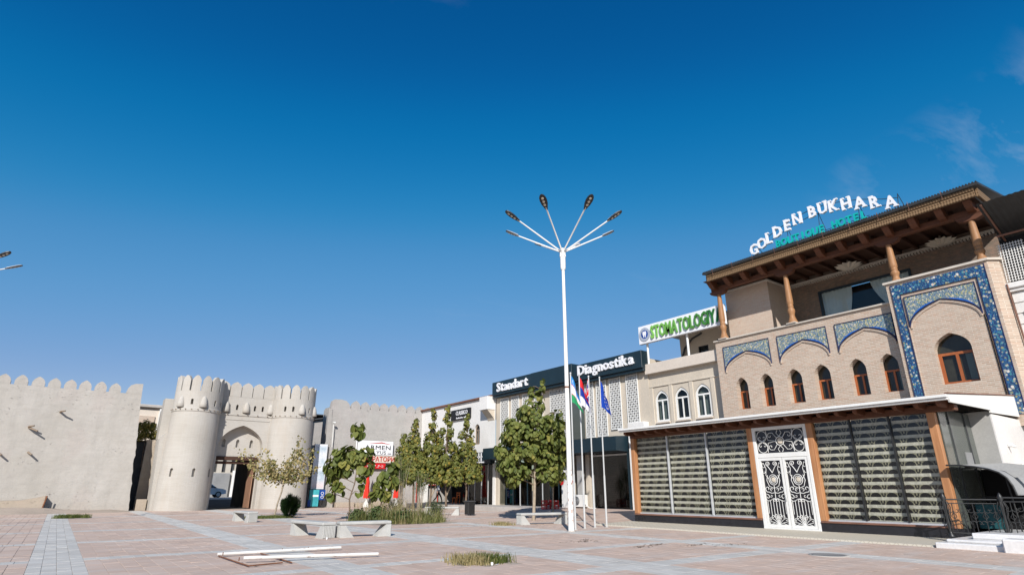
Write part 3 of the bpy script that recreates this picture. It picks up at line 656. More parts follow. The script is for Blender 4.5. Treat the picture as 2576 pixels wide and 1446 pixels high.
q = MB(); q.bbox(13.0, 16.6, 79.6, 79.9, 0, 3.3, .04); q.build('garage_door', M['louvre_grey'], h3)
q = MB(); q.bbox(16.75, 17.15, 79.0, 79.5, -.1, 3.6, .04); q.build('gate_post', M['white_wall'], h3)
# ================================================================ shop row along the right side
def pane(parent, y0, y1, z0, z1, x, mat='glass_dark', name='pane'):
    q = MB(); q.add([(x, y1, z0), (x, y0, z0), (x, y0, z1), (x, y1, z1)], [(0, 1, 2, 3)]); return q.build(name, M[mat], parent)
# ---------------- white shop with a black name board
cs = thing('white_shop', (27.3, 44.5, 0), 'white rendered shop with black name board and small arched window', 'shop building')
b = MB(); wallface(b, 'x', 27.3, [(38.85, 3.4), (51.2, 3.4), (51.2, 8.62), (38.85, 8.62)], [arch(41.12, 41.9, 4.95, 6.2, 6.62, 6)], .35, sides=False)
b.box(27.31, 36, 51.2, 51.5, -.1, 8.6); b.box(27.7, 36, 38.85, 51.2, 8.4, 8.62); b.box(27.31, 27.9, 38.85, 39.2, .3, 3.4); b.box(27.31, 27.9, 50.6, 51.2, .3, 3.4)
b.build('wall', M['white_wall'], cs)
q = MB(); q.bbox(27.1, 36.1, 38.8, 51.6, 8.62, 8.78, .03); q.build('roof_edge', M['brown_tin'], cs)
q = MB(); p = arch(41.12, 41.9, 4.95, 6.2, 6.62, 6); p2 = arch(41.22, 41.8, 5.05, 6.15, 6.48, 6)
wallface(q, 'x', 27.42, p, [p2], .06); q.box(27.43, 27.47, 41.22, 41.8, 6.08, 6.16); q.box(27.43, 27.47, 41.48, 41.54, 5.05, 6.1); wf = q.build('window', M['wood_pole'], cs)
pane(wf, 41.2, 41.82, 5.0, 6.5, 27.5)
q = MB(); q.bbox(26.55, 27.3, 38.95, 40.15, 7.52, 8.6, .03); q.build('oriel', M['white_wall'], cs)
q = MB(); q.prism([(26.6, 7.5), (27.3, 7.5), (27.3, 6.7), (27.2, 6.9)], 'y', 39.0, 39.9); q.build('bracket', M['cream'], cs)
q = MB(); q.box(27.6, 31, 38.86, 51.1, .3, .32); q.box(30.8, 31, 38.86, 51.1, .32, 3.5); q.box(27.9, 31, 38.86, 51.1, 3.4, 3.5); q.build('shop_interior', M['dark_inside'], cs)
for i in range(5):
    y0 = 39.25 + .95*i; pane(cs, y0+.03, y0+.92, .4, 3.35, 27.6)
    q = MB(); q.box(27.55, 27.63, y0-.03, y0+.03, .3, 3.4); q.build('mullion', M['aluminium'], cs)
q = MB(); q.bbox(26.85, 27.28, 38.9, 46.5, 3.35, 4.25, .02); q.build('fascia_band', M['dark_green'], cs)
q = MB()
for i, y in enumerate((40.1, 40.45, 40.8)):
    q.box(26.8, 26.85, y, y+.08, 3.55, 4.2); q.box(26.8, 26.85, y-.1, y+.18, 3.85, 3.94)
q.box(26.8, 26.85, 39.6, 40.9, 3.42, 3.52)
tag(q.build('band_lettering', M['letter_white'], cs), kind='stuff')
q = MB(); q.bbox(27.12, 27.28, 42.45, 45.6, 7.2, 8.1, .02); sb = q.build('name_board', M['letter_black'], cs)
q = MB(); put_text(q, 'CLASSICO', .5, .03, '-x', (27.1, 43.75, 7.6), .0, .78, spacing=1.1); q.build('lettering', M['letter_white'], sb)
q = MB()
for i in range(13):
    if i != 9: q.box(27.095, 27.115, 44.55-.125*i, 44.62-.125*i, 7.29, 7.38+.05*(i % 3 == 0))
tag(q.build('small_lettering', M['letter_white'], sb), kind='stuff')
# ---------------- clinic with a dark green sign band and white lattice screens
cl = thing('clinic_building', (27.3, 30.5, 0), 'beige clinic with dark green sign band and white lattice screens', 'clinic building')
b = MB(); b.box(27.36, 36, 22.92, 38.84, 4.3, 9.0); b.box(27.36, 28, 22.92, 24.45, .25, 4.3); b.box(27.36, 28, 28.35, 28.7, .25, 4.3); b.box(27.36, 28, 30.2, 30.6, .25, 4.3); b.box(27.36, 28, 38.5, 38.84, .25, 4.3)
b.build('wall', M['cream'], cl)
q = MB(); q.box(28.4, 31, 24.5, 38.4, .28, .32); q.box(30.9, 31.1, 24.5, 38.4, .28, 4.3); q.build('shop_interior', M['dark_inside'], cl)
def bandmb(y0, y1, z0, z1, x0):
    q = MB(); q.bbox(x0, 27.6, y0, y1, z0+.18, z1, .02); q.bbox(x0+.12, 27.6, y0+.02, y1-.02, z0, z0+.175, .01); return q
sg = bandmb(22.87, 29.0, 8.17, 9.42, 26.82).build('sign_band', M['dark_green'], cl)
sgm = bandmb(29.0, 33.5, 8.25, 9.6, 26.7).build('sign_band', M['dark_green'], cl)
sgl = bandmb(33.5, 38.68, 8.4, 9.62, 26.82).build('sign_band', M['dark_green'], cl)
def word(parent, txt, yl, yr, z, size, x, bold, mat, depth=.1):
    # lay out letters one by one between yl (left) and yr (right)
    adv = []
    for ch in txt:
        vs, _ = text_mb(ch, size, .02, bold); xs_ = [v[0] for v in vs]; adv.append((min(xs_), max(xs_)))
    gap = size*.055; tot = sum(b_-a_ for a_, b_ in adv) + gap*(len(txt)-1); k = (yl-yr)/tot; y = yl
    for i, (ch, (a_, b_)) in enumerate(zip(txt, adv)):
        q = MB(); cen = y - (b_-a_)*k/2
        put_text(q, ch, size, depth, '-x', (x, cen + (a_+b_)/2*k, z), bold, k)
        q.build('letter', mat[i] if isinstance(mat, list) else mat, parent); y -= (b_-a_+gap)*k
word(sgl, 'Standart', 37.95, 33.95, 8.8, .98, 26.77, .018, M['letter_white'])
word(sg, 'Diagnostika', 28.45, 23.45, 8.68, .92, 26.77, .02, M['letter_white'])
# lattice panel (shared mesh): frame plus star net of thin bars with open holes
def lattice_mesh(w_, h_):
    q = MB(); t = .022; q.box(-.03, .03, -w_/2, -w_/2+.05, -h_, 0); q.box(-.03, .03, w_/2-.05, w_/2, -h_, 0); q.box(-.03, .03, -w_/2+.05, w_/2-.05, -.05, 0); q.box(-.03, .03, -w_/2+.05, w_/2-.05, -h_, -h_+.05)
    W_, H_ = w_-.1, h_-.1; n = max(3, round(W_/.155)); c = W_/n; m_ = round(H_/c); cz = H_/m_
    def bar(y0, z0, y1, z1):
        dy, dz = y1-y0, z1-z0; L = math.hypot(dy, dz); ny, nz_ = -dz/L*t, dy/L*t
        P = [(y0+ny, z0+nz_), (y1+ny, z1+nz_), (y1-ny, z1-nz_), (y0-ny, z0-nz_)]
        q.add([(-.015, a, b_) for a, b_ in P] + [(.015, a, b_) for a, b_ in P], [(0, 1, 2, 3), (7, 6, 5, 4), (0, 4, 5, 1), (2, 6, 7, 3)])
    for i in range(n):
        for j in range(m_):
            y, z = -W_/2 + c*(i+.5), -.05 - cz*(j+.5); a, d = c/2, cz/2
            e = .42
            if (i+j) % 2 == 0:   # eight-point ring
                pts = [(y+a*math.cos(k*math.pi/4+.39)*.82, z+d*math.sin(k*math.pi/4+.39)*.82) for k in range(8)]
                for k in range(8): bar(*pts[k], *pts[(k+1) % 8])
                for k in (0, 2, 4, 6): bar(*pts[k], y+a*1.05*math.cos(k*math.pi/4+.1), z+d*1.05*math.sin(k*math.pi/4+.1))
            else:
                bar(y-a, z-d, y+a, z+d); bar(y-a, z+d, y+a, z-d); bar(y-a*.0, z-d*.5, y+a*.5, z); bar(y+a*.5, z, y, z+d*.5); bar(y, z+d*.5, y-a*.5, z); bar(y-a*.5, z, y, z-d*.5)
    return q
lm = {}
for yc, w_ in ((24.2, .96), (25.63, .96), (26.87, .9), (27.98, .8), (31.1, 1.85), (33.35, .98), (34.78, .98), (36.2, .98), (37.62, 1.1)):
    zb = 4.95 if yc < 26 else 4.6
    key = (w_, zb)
    if key not in lm: lm[key] = lattice_mesh(w_, 8.3-zb).mesh('lattice_panel', M['white_paint'])
    o = bpy.data.objects.new('lattice_panel', lm[key]); C.objects.link(o); o.parent = cl; o.location = Vector((27.3, yc, 8.3)) - ORG[cl.name]
q = MB(); q.box(27.3, 27.355, 28.55, 29.95, 4.6, 8.3); q.build('stair_window', M['glass_grey'], cl)
# ground floor: awning box, shutter door, dark glazing
q = MB(); q.prism([(26.0, 3.6), (27.36, 3.55), (27.36, 4.5), (26.02, 4.42)], 'y', 24.6, 30.2); q.prism([(26.0, 3.6), (27.36, 3.55), (27.36, 4.5), (26.02, 4.42)], 'y', 30.25, 38.7); q.build('awning', M['dark_green'], cl)
q = MB(); q.box(27.05, 27.3, 24.45, 24.75, .28, 3.6); q.build('door_pier', M['dark_green'], cl)
q = MB(); q.box(27.32, 27.4, 24.8, 24.9, .3, 3.5); q.box(27.32, 27.4, 27.95, 28.05, .3, 3.5); q.box(27.32, 27.4, 24.9, 27.95, 3.4, 3.5); df = q.build('door_frame', M['aluminium'], cl)
for i in range(26):
    q = MB(); z = .42 + .115*i; q.bbox(27.45, 27.48, 25.9, 27.95, z, z+.108, .01); q.build('shutter_slat', M['roller_brown'], cl)
pane(cl, 24.9, 27.95, .35, 3.4, 27.36)
for i in range(9):
    y0 = 30.65 + .87*i; pane(cl, y0+.03, y0+.84, .4, 3.6, 27.5); q = MB(); q.box(27.46, 27.54, y0-.03, y0+.03, .3, 3.6); q.build('mullion', M['dark_green' if i % 3 else 'aluminium'], cl)
q = MB(); q.bbox(26.9, 27.35, 23.1, 24.42, .2, 5.2, .03); q.build('white_pier', M['white_wall'], cl)
q = MB(); q.bbox(27.05, 27.33, 28.75, 29.2, .28, 3.55, .02); q.build('grey_pier', M['grey_stone'], cl)
q = MB(); q.bbox(27.0, 27.33, 29.9, 30.7, .28, 3.3, .02); q.build('white_panel', M['white_wall'], cl)
q = MB(); q.tube([(26.88, 23.6, 4.1), (26.7, 23.8, 4.05), (26.72, 24.1, 3.95), (26.85, 24.3, 4.1)], .05, 6); q.tube([(26.86, 23.4, 4.3), (26.7, 23.7, 4.3), (26.7, 23.3, 4.5)], .05, 6); q.build('drain_pipe', M['white_paint'], cl)
# ---------------- cream dental house with roof terrace
dn = thing('dental_building', (27.4, 20.4, 0), 'cream two-storey house with three white arched windows beside the hotel', 'building')
wins = [(22.08, .84), (20.65, .84), (19.24, .86)]
b = MB(); wallface(b, 'x', 27.42, [(17.4, 0), (22.9, 0), (22.9, 7.95), (17.4, 7.95)], [arch(c-w_/2-.06, c+w_/2+.06, 5.12, 6.36, 6.94, 8) for c, w_ in wins], .32, sides=False)
b.box(27.8, 36, 17.4, 22.9, 7.7, 8.0); b.build('wall', M['cream'], dn)
q = MB(); q.bbox(27.12, 27.6, 17.9, 22.95, 7.95, 8.56, .015); q.build('parapet', M['cream_light'], dn)
for y in (18.55, 19.95, 21.37, 22.8):
    q = MB(); q.bbox(27.37, 27.45, y-.13, y+.13, 4.6, 7.15, .02); q.build('pilaster', M['cream'], dn)
q = MB(); q.bbox(27.36, 27.45, 17.9, 22.9, 7.15, 7.25, .02); q.build('string_course', M['cream'], dn)
for c, w_ in wins:
    y0, y1 = c-w_/2, c+w_/2; q = MB(); wallface(q, 'x', 27.46, arch(y0-.055, y1+.055, 5.13, 6.36, 6.92, 8), [arch(y0+.06, c-.035, 5.24, 6.3, 6.31, 2), arch(c+.035, y1-.06, 5.24, 6.3, 6.31, 2), arch(y0+.06, y1-.06, 6.4, 6.42, 6.78, 6)], .07)
    f_ = q.build('window', M['white_paint'], dn); q = MB(); q.add([(27.5, y1, 5.2), (27.5, y0, 5.2), (27.5, y0, 6.85), (27.5, y1, 6.85)], [(0, 1, 2, 3)]); q.build('pane', M['glass_dark'], f_)
    q = MB(); q.box(27.68, 27.7, y0, y1, 5.15, 6.9); q.build('curtain', M['curtain' if c != 20.65 else 'dark_grey'], f_)
    q = MB(); q.bbox(27.3, 27.5, y0-.08, y1+.08, 5.03, 5.12, .015); q.build('sill', M['cream_light'], f_)
b = MB(); wallface(b, 'x', 29.4, [(17.8, 8.0), (21.9, 8.0), (21.9, 10.8), (17.8, 10.8)], [[(19.9, 8.6), (20.6, 8.6), (20.6, 9.55), (19.9, 9.55)], [(17.95, 8.9), (19.3, 8.9), (19.3, 9.75), (17.95, 9.75)]], .2); b.box(29.6, 34, 21.7, 21.9, 8.0, 10.8); b.build('terrace_room', M['cream'], dn)
for (y0, y1, z0, z1) in ((19.9, 20.6, 8.6, 9.55), (17.95, 19.3, 8.9, 9.75)):
    q = MB(); wallface(q, 'x', 29.42, [(y0, z0), (y1, z0), (y1, z1), (y0, z1)], [[(y0+.09, z0+.09), (y1-.09, z0+.09), (y1-.09, z1-.09), (y0+.09, z1-.09)]], .08); f_ = q.build('terrace_window', M['letter_black'], dn); pane(f_, y0+.02, y1-.02, z0, z1, 29.47)
    q = MB(); q.box(29.56, 29.59, y0, y1, z0, z1); q.build('blind', M['dark_grey'], f_)
q = MB(); q.tube([(29.3, 21.85, 8.1), (29.3, 21.8, 8.9), (29.3, 21.5, 9.6), (29.3, 20.9, 10.1), (29.3, 20.2, 10.3)], .06, 8); q.build('arched_pipe', M['dark_grey'], dn)
q = MB(); q.box(27.5, 34, 17.8, 23.3, 10.82, 10.95); q.build('terrace_roof', M['cream_light'], dn)
for y in (22.85, 19.9):
    q = MB(); q.tube([(27.45, y, 8.3), (27.45, y, 10.0)], .07, 8); q.build('post', M['white_paint'], dn)
q = MB(); q.bbox(28.0, 28.7, 21.2, 22.0, 8.0, 8.75, .05); q.build('roof_tank', M['black_metal'], dn)
st = thing('dental_sign', (27.2, 20.3, 9.9), 'white sign board with green STOMATOLOGIYA letters and tooth emblem', 'sign')
q = MB(); q.bbox(27.18, 27.4, 17.2, 23.26, 9.86, 10.98, .01); bd = q.build('board', M['letter_white'], st)
gr = []
for i in range(13):
    f = i/12; c0, c1 = (.22, .50, .10), (.005, .11, .02); gr.append(pm('green_letter_%d' % i, tuple(a+(b_-a)*f**.8 for a, b_ in zip(c0, c1)), .35, .05, 3, 0))
word(st, 'STOMATOLOGIYA', 22.25, 17.25, 10.06, 1.08, 27.12, .02, gr, .09)
q = MB(); n = 32
for (r0, r1, x0, mi) in ((.27, .42, 27.14, 0),):
    vs = [(x0, 22.76+r_*math.cos(2*math.pi*k/n), 10.42+r_*math.sin(2*math.pi*k/n)) for r_ in (r0, r1) for k in range(n)]; q.add(vs + [(x+.03, y, z) for x, y, z in vs], [(k, (k+1) % n, n+(k+1) % n, n+k) for k in range(n)] + [(n+k, n+(k+1) % n, 3*n+(k+1) % n, 3*n+k) for k in range(n)])
em = q.build('emblem_ring', pm('emblem_grey', (.36, .40, .47), .4, .25, 22, 0), st)
q = MB(); q.add([(27.145, 22.76+.27*math.cos(2*math.pi*k/n), 10.42+.27*math.sin(2*math.pi*k/n)) for k in range(n)], [list(range(n))]); q.build('emblem_disc', M['blue_print'], st)
tooth = [(-.12, .12), (-.07, .17), (0, .14), (.07, .17), (.12, .12), (.12, .02), (.085, -.08), (.07, -.18), (.035, -.16), (.02, -.04), (-.02, -.04), (-.035, -.16), (-.07, -.18), (-.085, -.08), (-.12, .02)]
q = MB(); q.prism([(22.76-a*1.15, 10.42+b_*1.15) for a, b_ in tooth], 'x', 27.125, 27.142); q.build('tooth_mark', M['letter_white'], st)
# ================================================================ the hotel
ht = thing('hotel_building', (23.5, 12, 0), 'brick hotel with blue mosaic arches, carved wooden loggia and glazed front', 'hotel')
HB = lambda q, n, m, p=None: q.build(n, M[m], p or ht)
# ---- upper brick front
W6 = [(16.52, .66), (15.19, .67), (13.76, .71), (12.46, .72), (10.93, .69), (9.68, .70)]
b = MB(); wallface(b, 'x', 26.9, [(9.0, 3.6), (17.76, 3.6), (17.76, 8.86), (9.0, 8.86)], [arch(c-w_/2, c+w_/2, 5.22, 6.32, 6.81, 8) for c, w_ in W6], .42, sides=False)
b.box(26.91, 30.2, 17.74, 17.76, 3.6, 8.3); b.add([(26.9, 9.0, 8.86), (26.9, 17.76, 8.86), (27.3, 17.76, 8.86), (27.3, 9.0, 8.86), (27.3, 9.0, 8.2), (27.3, 17.76, 8.2)], [(0, 1, 2, 3), (3, 2, 5, 4)])
HB(b, 'front_wall', 'brick')
def wood_window(c, w_, zb, zt_, zp, x, leaves=2, fr=.075):
    y0, y1 = c-w_/2-.01, c+w_/2+.01; n = leaves; iw = (w_-fr*(n+1))/n
    holes = [[(y0+fr+i*(iw+fr), zb+fr), (y0+fr+i*(iw+fr)+iw, zb+fr), (y0+fr+i*(iw+fr)+iw, zt_-fr), (y0+fr+i*(iw+fr), zt_-fr)] for i in range(n)]
    q = MB(); wallface(q, 'x', x, [(y0, zb), (y1, zb), (y1, zt_), (y0, zt_)], holes, .07); f_ = HB(q, 'window', 'wood_window')
    q = MB(); q.add([(x+.035, y1, zb), (x+.035, y0, zb), (x+.035, y0, zp), (x+.035, y1, zp)], [(0, 1, 2, 3)]); HB(q, 'pane', 'glass_dark', f_)
    q = MB(); q.box(x+.13, x+.15, y0-.1, y1+.1, zb-.05, zp+.05); HB(q, 'room_shade', 'room_brown', f_)
    q = MB(); q.box(x+.09, x+.1, y0, y0+w_*.3, zb, zt_); HB(q, 'curtain', 'curtain', f_); return f_
for c, w_ in W6: wood_window(c, w_, 5.22, 6.16, 6.85, 27.24)
def spandrel(yl, yr, ztop, ztip, ya, zap, x):
    # tiled panel over an arch, with navy edging and a blue band on the arch line
    A = R(58); n = 10; crown = []
    for i in range(n+1):
        a = A*i/n; crown.append((yl+(ya-yl)*(1-math.cos(a))/(1-math.cos(A))*1., ztip+(zap-ztip)*math.sin(a)/math.sin(A)))
    right = [(yr+(ya-yr)*(1-math.cos(A*i/n))/(1-math.cos(A)), ztip+(zap-ztip)*math.sin(A*i/n)/math.sin(A)) for i in range(n, -1, -1)]
    line = crown + right[1:]
    q = MB()
    for (p0, p1) in zip(line, line[1:]):
        q.add([(x-.03, p0[0], p0[1]), (x-.03, p1[0], p1[1]), (x-.03, p1[0], ztop), (x-.03, p0[0], ztop)], [(0, 1, 2, 3)])
    q.add([(x-.03, yl, ztop), (x-.03, yr, ztop), (x+.02, yr, ztop), (x+.02, yl, ztop)], [(0, 1, 2, 3)])
    pnl = HB(q, 'mosaic_panel', 'mosaic_yellow')
    q = MB(); q.tube([(x-.035, y, z) for y, z in line], .03, 4, sm=False); HB(q, 'arch_edging', 'tile_navy', pnl)
    q = MB(); q.tube([(x-.033, yl, ztip), (x-.033, yl, ztop), (x-.033, yr, ztop), (x-.033, yr, ztip)], .028, 4, sm=False); HB(q, 'frame_edging', 'tile_navy', pnl)
    k = len(line)//2
    for seg in (line[3:k], line[k+1:-3]):
        q = MB(); vs = []
        for y, z in seg: d = .01 + .05*math.sin(math.pi*min(1, max(0, (seg.index((y, z)))/(len(seg)-1)))); vs += [(x-.036, y, z+.02), (x-.036, y, z+.035+d)]
        q.add(vs, [(2*i, 2*i+2, 2*i+3, 2*i+1) for i in range(len(seg)-1)]); HB(q, 'blue_band', 'tile_blue', pnl)
    q = MB(); q.tube([(x-.01, y+(.04 if y > ya else -.04)*-1, z-.085) for y, z in line], .05, 5, sm=False); HB(q, 'brick_arch', 'brick')
spandrel(17.32, 14.75, 8.5, 7.24, 16.02, 8.1, 26.9); spandrel(14.31, 11.94, 8.48, 7.24, 13.07, 8.09, 26.9); spandrel(11.54, 9.18, 8.46, 7.24, 10.32, 8.08, 26.9)
q = MB(); q.bbox(26.8, 27.3, 9.0, 17.82, 8.862, 8.94, .015); HB(q, 'coping', 'cornice')
# ---- projecting portal
b = MB(); wallface(b, 'x', 26.5, [(5.5, 3.5), (9.02, 3.5), (9.02, 9.58), (5.5, 9.58)], [arch(6.65, 7.86, 5.2, 6.5, 7.13, 8)], .45, sides=False)
b.add([(26.5, 9.02, 3.5), (26.5, 9.02, 9.58), (27.3, 9.02, 9.58), (27.3, 9.02, 3.5)], [(0, 1, 2, 3)])
b.add([(26.5, 5.5, 3.5), (26.5, 5.5, 9.58), (26.85, 5.22, 9.58), (26.85, 5.22, 3.5), (30.2, 5.22, 9.58), (30.2, 5.22, 3.5)], [(0, 1, 2, 3), (3, 2, 4, 5)])
b.add([(26.5, 5.5, 9.58), (26.5, 9.02, 9.58), (27.3, 9.02, 9.58), (27.3, 5.22, 9.58), (26.85, 5.22, 9.58)], [(0, 1, 2, 3, 4)]); HB(b, 'portal', 'brick')
wood_window(7.255, 1.2, 5.2, 6.42, 7.2, 26.78, 2, .1)
spandrel(8.46, 6.05, 8.87, 7.63, 7.25, 8.5, 26.5)
for n, (y0, y1, z0, z1) in (('mosaic_border', (5.64, 8.84, 9.04, 9.46)), ('mosaic_border', (8.58, 8.84, 3.9, 9.036)), ('mosaic_border', (5.64, 5.92, 3.9, 9.036))):
    q = MB(); q.box(26.465, 26.51, y0, y1, z0, z1); pb_ = HB(q, n, 'mosaic_blue')
for path in (((8.86, 3.9), (8.86, 9.48), (5.62, 9.48), (5.62, 3.9)), ((8.56, 3.9), (8.56, 9.02), (5.94, 9.02), (5.94, 3.9))):
    q = MB(); q.tube([(26.47, y, z) for y, z in path], .022, 4, sm=False); HB(q, 'border_edging', 'tile_navy')
q = MB(); q.prism([(26.42, 9.1), (26.42, 5.46), (26.8, 5.14), (27.35, 5.14), (27.35, 9.1)], 'z', 9.582, 9.67); HB(q, 'portal_coping', 'cornice')
for y in (6.0, 5.75, 8.5):
    q = MB(); q.bbox(26.462, 26.5, y-.02+.25*(y < 5.8), y+.02+.25*(y < 5.8), 3.9, 7.6, .006); HB(q, 'brick_rib', 'brick')
# ---- loggia
q = MB(); q.box(27.3, 30.2, 5.3, 17.7, 8.1, 8.2); HB(q, 'loggia_floor', 'concrete')
b = MB(); wallface(b, 'x', 30.0, [(5.2, 8.2), (17.7, 8.2), (17.7, 12.4), (5.2, 12.4)], [[(9.1, 9.5), (13.3, 9.5), (13.3, 11.12), (9.1, 11.12)]], .25, sides=False); HB(b, 'loggia_wall', 'brick_brown')
q = MB(); q.box(28.0, 29.99, 14.97, 17.5, 8.2, 11.82); HB(q, 'corner_room', 'brick_buff')
q = MB(); q.bbox(27.9, 30.0, 14.87, 17.6, 11.825, 11.93, .02); HB(q, 'room_cornice', 'cornice')
b = MB(); wallface(b, 'x', 29.93, [(9.05, 9.45), (13.35, 9.45), (13.35, 11.17), (9.05, 11.17)], [[(9.15, 9.55), (13.25, 9.55), (13.25, 11.07), (9.15, 11.07)]], .1); wf = HB(b, 'picture_window', 'dark_green')
q = MB(); q.add([(30.02, 13.25, 9.55), (30.02, 9.15, 9.55), (30.02, 9.15, 11.07), (30.02, 13.25, 11.07)], [(0, 1, 2, 3)]); HB(q, 'pane', 'glass', wf)
def drape(y0a, y1a, y0b, y1b):
    q = MB(); n = 26; vs = []
    for j in range(7):
        f = j/6; z = 11.1 - 1.6*f; k = f**1.6
        for i in range(n+1):
            g_ = i/n; a = y0a+(y1a-y0a)*g_; bq = y0b+(y1b-y0b)*g_; vs.append((30.14+.03*math.sin(i*1.9), a+(bq-a)*k, z))
    q.add(vs, [(j*(n+1)+i, j*(n+1)+i+1, (j+1)*(n+1)+i+1, (j+1)*(n+1)+i) for j in range(6) for i in range(n)], 0, True); HB(q, 'curtain', 'curtain', wf)
drape(13.25, 11.75, 13.25, 12.1); drape(10.9, 9.15, 10.15, 9.15)
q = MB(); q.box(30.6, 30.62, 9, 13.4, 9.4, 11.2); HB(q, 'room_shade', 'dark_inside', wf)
q = MB()
for i in range(76): q.box(29.84, 30.0, 5.3+.128*i, 5.3+.128*i+.07, 11.72, 11.8)
q.box(29.82, 30.0, 5.25, 14.9, 11.803, 11.9); tag(HB(q, 'dentil_cornice', 'cornice'), kind='stuff')
def column(y, zb, x=26.98):
    H = 11.52-zb; k = H/2.57
    prof = [(.235, 0), (.24, .1), (.2, .17), (.155, .3), (.13, .42), (.15, .5), (.185, .62), (.18, .72), (.12, .82), (.15, .86), (.15, .9), (.118, .93), (.16, 1.02), (.165, 1.15), (.15, 1.6), (.13, 2.1), (.11, 2.5), (.12, 2.57)]
    q = MB(); q.lathe([(r*.95, zb+h_*k) for r, h_ in prof], x, y, 20); co = HB(q, 'column', 'wood_column')
    q = MB(); q.bbox(x-.24, x+.24, y-.24, y+.24, zb-.001, zb+.05, .01); HB(q, 'column_foot', 'cornice', co)
    q = MB(); q.prism([(y-.5, 11.66), (y-.42, 11.52), (y-.2, 11.44), (y+.2, 11.44), (y+.42, 11.52), (y+.5, 11.66)], 'x', x-.13, x+.13); HB(q, 'capital', 'wood_red_y', co)
column(17.22, 8.945); column(13.43, 8.945); column(8.73, 9.67); column(5.72, 9.67)
q = MB(); q.bbox(26.84, 27.12, 5.3, 17.6, 11.665, 11.9, .02); HB(q, 'main_beam', 'wood_red_y')
q = MB(); q.box(26.22, 30.0, 5.3, 17.6, 12.12, 12.15); HB(q, 'ceiling_boards', 'wood_ceiling')
for i in range(17):
    y = 5.6 + .74*i; q = MB(); q.bbox(27.13, 29.98, y-.08, y+.08, 11.93, 12.115, .015); HB(q, 'ceiling_beam', 'wood_ceiling')
for i in range(13):
    y = 5.55 + .98*i; q = MB(); q.prism([(26.84, 11.72), (26.84, 12.12), (26.24, 12.12), (26.26, 12.0), (26.36, 11.94), (26.46, 11.83), (26.62, 11.74)], 'y', y-.13, y+.13); HB(q, 'eave_bracket', 'wood_red')
q = MB(); q.bbox(26.12, 26.22, 5.2, 17.3, 12.05, 12.42, .015); q.bbox(26.08, 26.13, 5.19, 17.31, 12.3, 12.44, .01); HB(q, 'eave_fascia', 'fascia')
q = MB(); q.bbox(26.23, 30.2, 5.1, 5.2, 12.05, 12.42, .015); HB(q, 'side_fascia', 'fascia')
q = MB(); q.bbox(26.2, 30.0, 17.3, 17.4, 12.05, 12.42, .015); HB(q, 'side_fascia', 'fascia')
q = MB(); q.prism([(25.98, 12.45), (31, 13.3), (31, 13.36), (25.98, 12.56)], 'y', 5.0, 17.45); rf = HB(q, 'roof', 'roof_metal')
q = MB()
for i in range(120): q.box(25.97, 26.1, 5.02+.1036*i, 5.02+.1036*i+.05, 12.562, 12.6)
tag(HB(q, 'corrugated_edge', 'roof_metal', rf), kind='stuff')
for i in range(10):
    y = 6.2+1.18*i; q = MB(); q.tube([(26.02, y, 12.3), (25.96, y, 12.66)], .012, 5); HB(q, 'gutter_hook', 'brown_tin', rf)
for (x, y) in ((29.2, 11.35), (29.5, 7.5)):
    q = MB(); pts = []
    for k in range(24): r_ = .62 if k % 2 == 0 else .42; a = 2*math.pi*k/24; pts.append((x+r_*math.cos(a), y+r_*math.sin(a)))
    vs = [(px_, py_, 11.86) for px_, py_ in pts] + [(x+(px_-x)*.45, y+(py_-y)*.45, 11.68) for px_, py_ in pts] + [(x, y, 11.64)]; n = 24
    q.add(vs, [(k, (k+1) % n, n+(k+1) % n, n+k) for k in range(n)] + [(n+k, n+(k+1) % n, 2*n) for k in range(n)]); HB(q, 'star_rosette', 'star_plaster')
    q = MB(); q.tube([(x, y, 11.85), (x, y, 12.12)], .05, 6); HB(q, 'rosette_stem', 'star_plaster')
# ---- roof sign
rs = thing('hotel_roof_sign', (26.95, 11.5, 12.9), 'white arched GOLDEN BUKHARA letters over teal BOUTIQUE HOTEL on hotel roof', 'sign')
SER = {'L': 'ab', 'D': 'ab', 'E': 'ab', 'N': 'abcd', 'B': 'ab', 'U': 'bd', 'T': 'x', 'I': 'x', 'Q': '', 'K': 'abcd', 'H': 'abcd', 'A': 'ac', 'R': 'abc', 'G': '', 'O': ''}
def sign_letter(ch, y, z, cap, x, mat, bold, wid=1., serif=True):
    size = cap/.72; vs, fs = text_mb(ch, size, .12, bold, wid); x0, x1 = min(v[0] for v in vs), max(v[0] for v in vs); cx = (x0+x1)/2
    q = MB(); q.add([(x-v[2], y-(v[0]-cx), z+v[1]) for v in vs], fs)
    if serif:
        hw = (x1-x0)/2; st_ = size*.075+bold
        for k in SER.get(ch, '').replace('x', ''):
            sx = -hw+st_ if k in 'ab' else hw-st_; sz = 0 if k in 'ac' else cap
            s_ = (.095 if len(SER.get(ch, '')) > 3 else .12)*size; zz0 = z+sz-.045*size if sz else z-.02*size
            q.box(x-.058, x+.058, y-sx-s_, y-sx+s_, zz0, zz0+.075*size)
        if ch == 'G': q.box(x-.058, x+.058, y-hw+.0, y-hw+.2*size, z+cap*.42, z+cap*.5)
    q.build('letter', M[mat], rs)
for ch, y, z in zip('GOLDENBUKHARA', (14.82, 14.34, 13.93, 13.43, 12.89, 12.35, 11.58, 11.08, 10.57, 10.02, 9.45, 8.85, 8.24), (13.34, 13.52, 13.66, 13.85, 14.0, 14.15, 14.23, 14.23, 14.14, 14.02, 13.84, 13.62, 13.37)):
    sign_letter(ch, y, z-.29, .57, 26.95, 'letter_white', .02, .84)
def sign_word(txt, yl, yr, z, cap):
    p = (yl-yr)/len(txt)
    for i, ch in enumerate(txt): sign_letter(ch, yl-p*(i+.5), z, cap, 26.95, 'teal_letter', .016, .82, False)
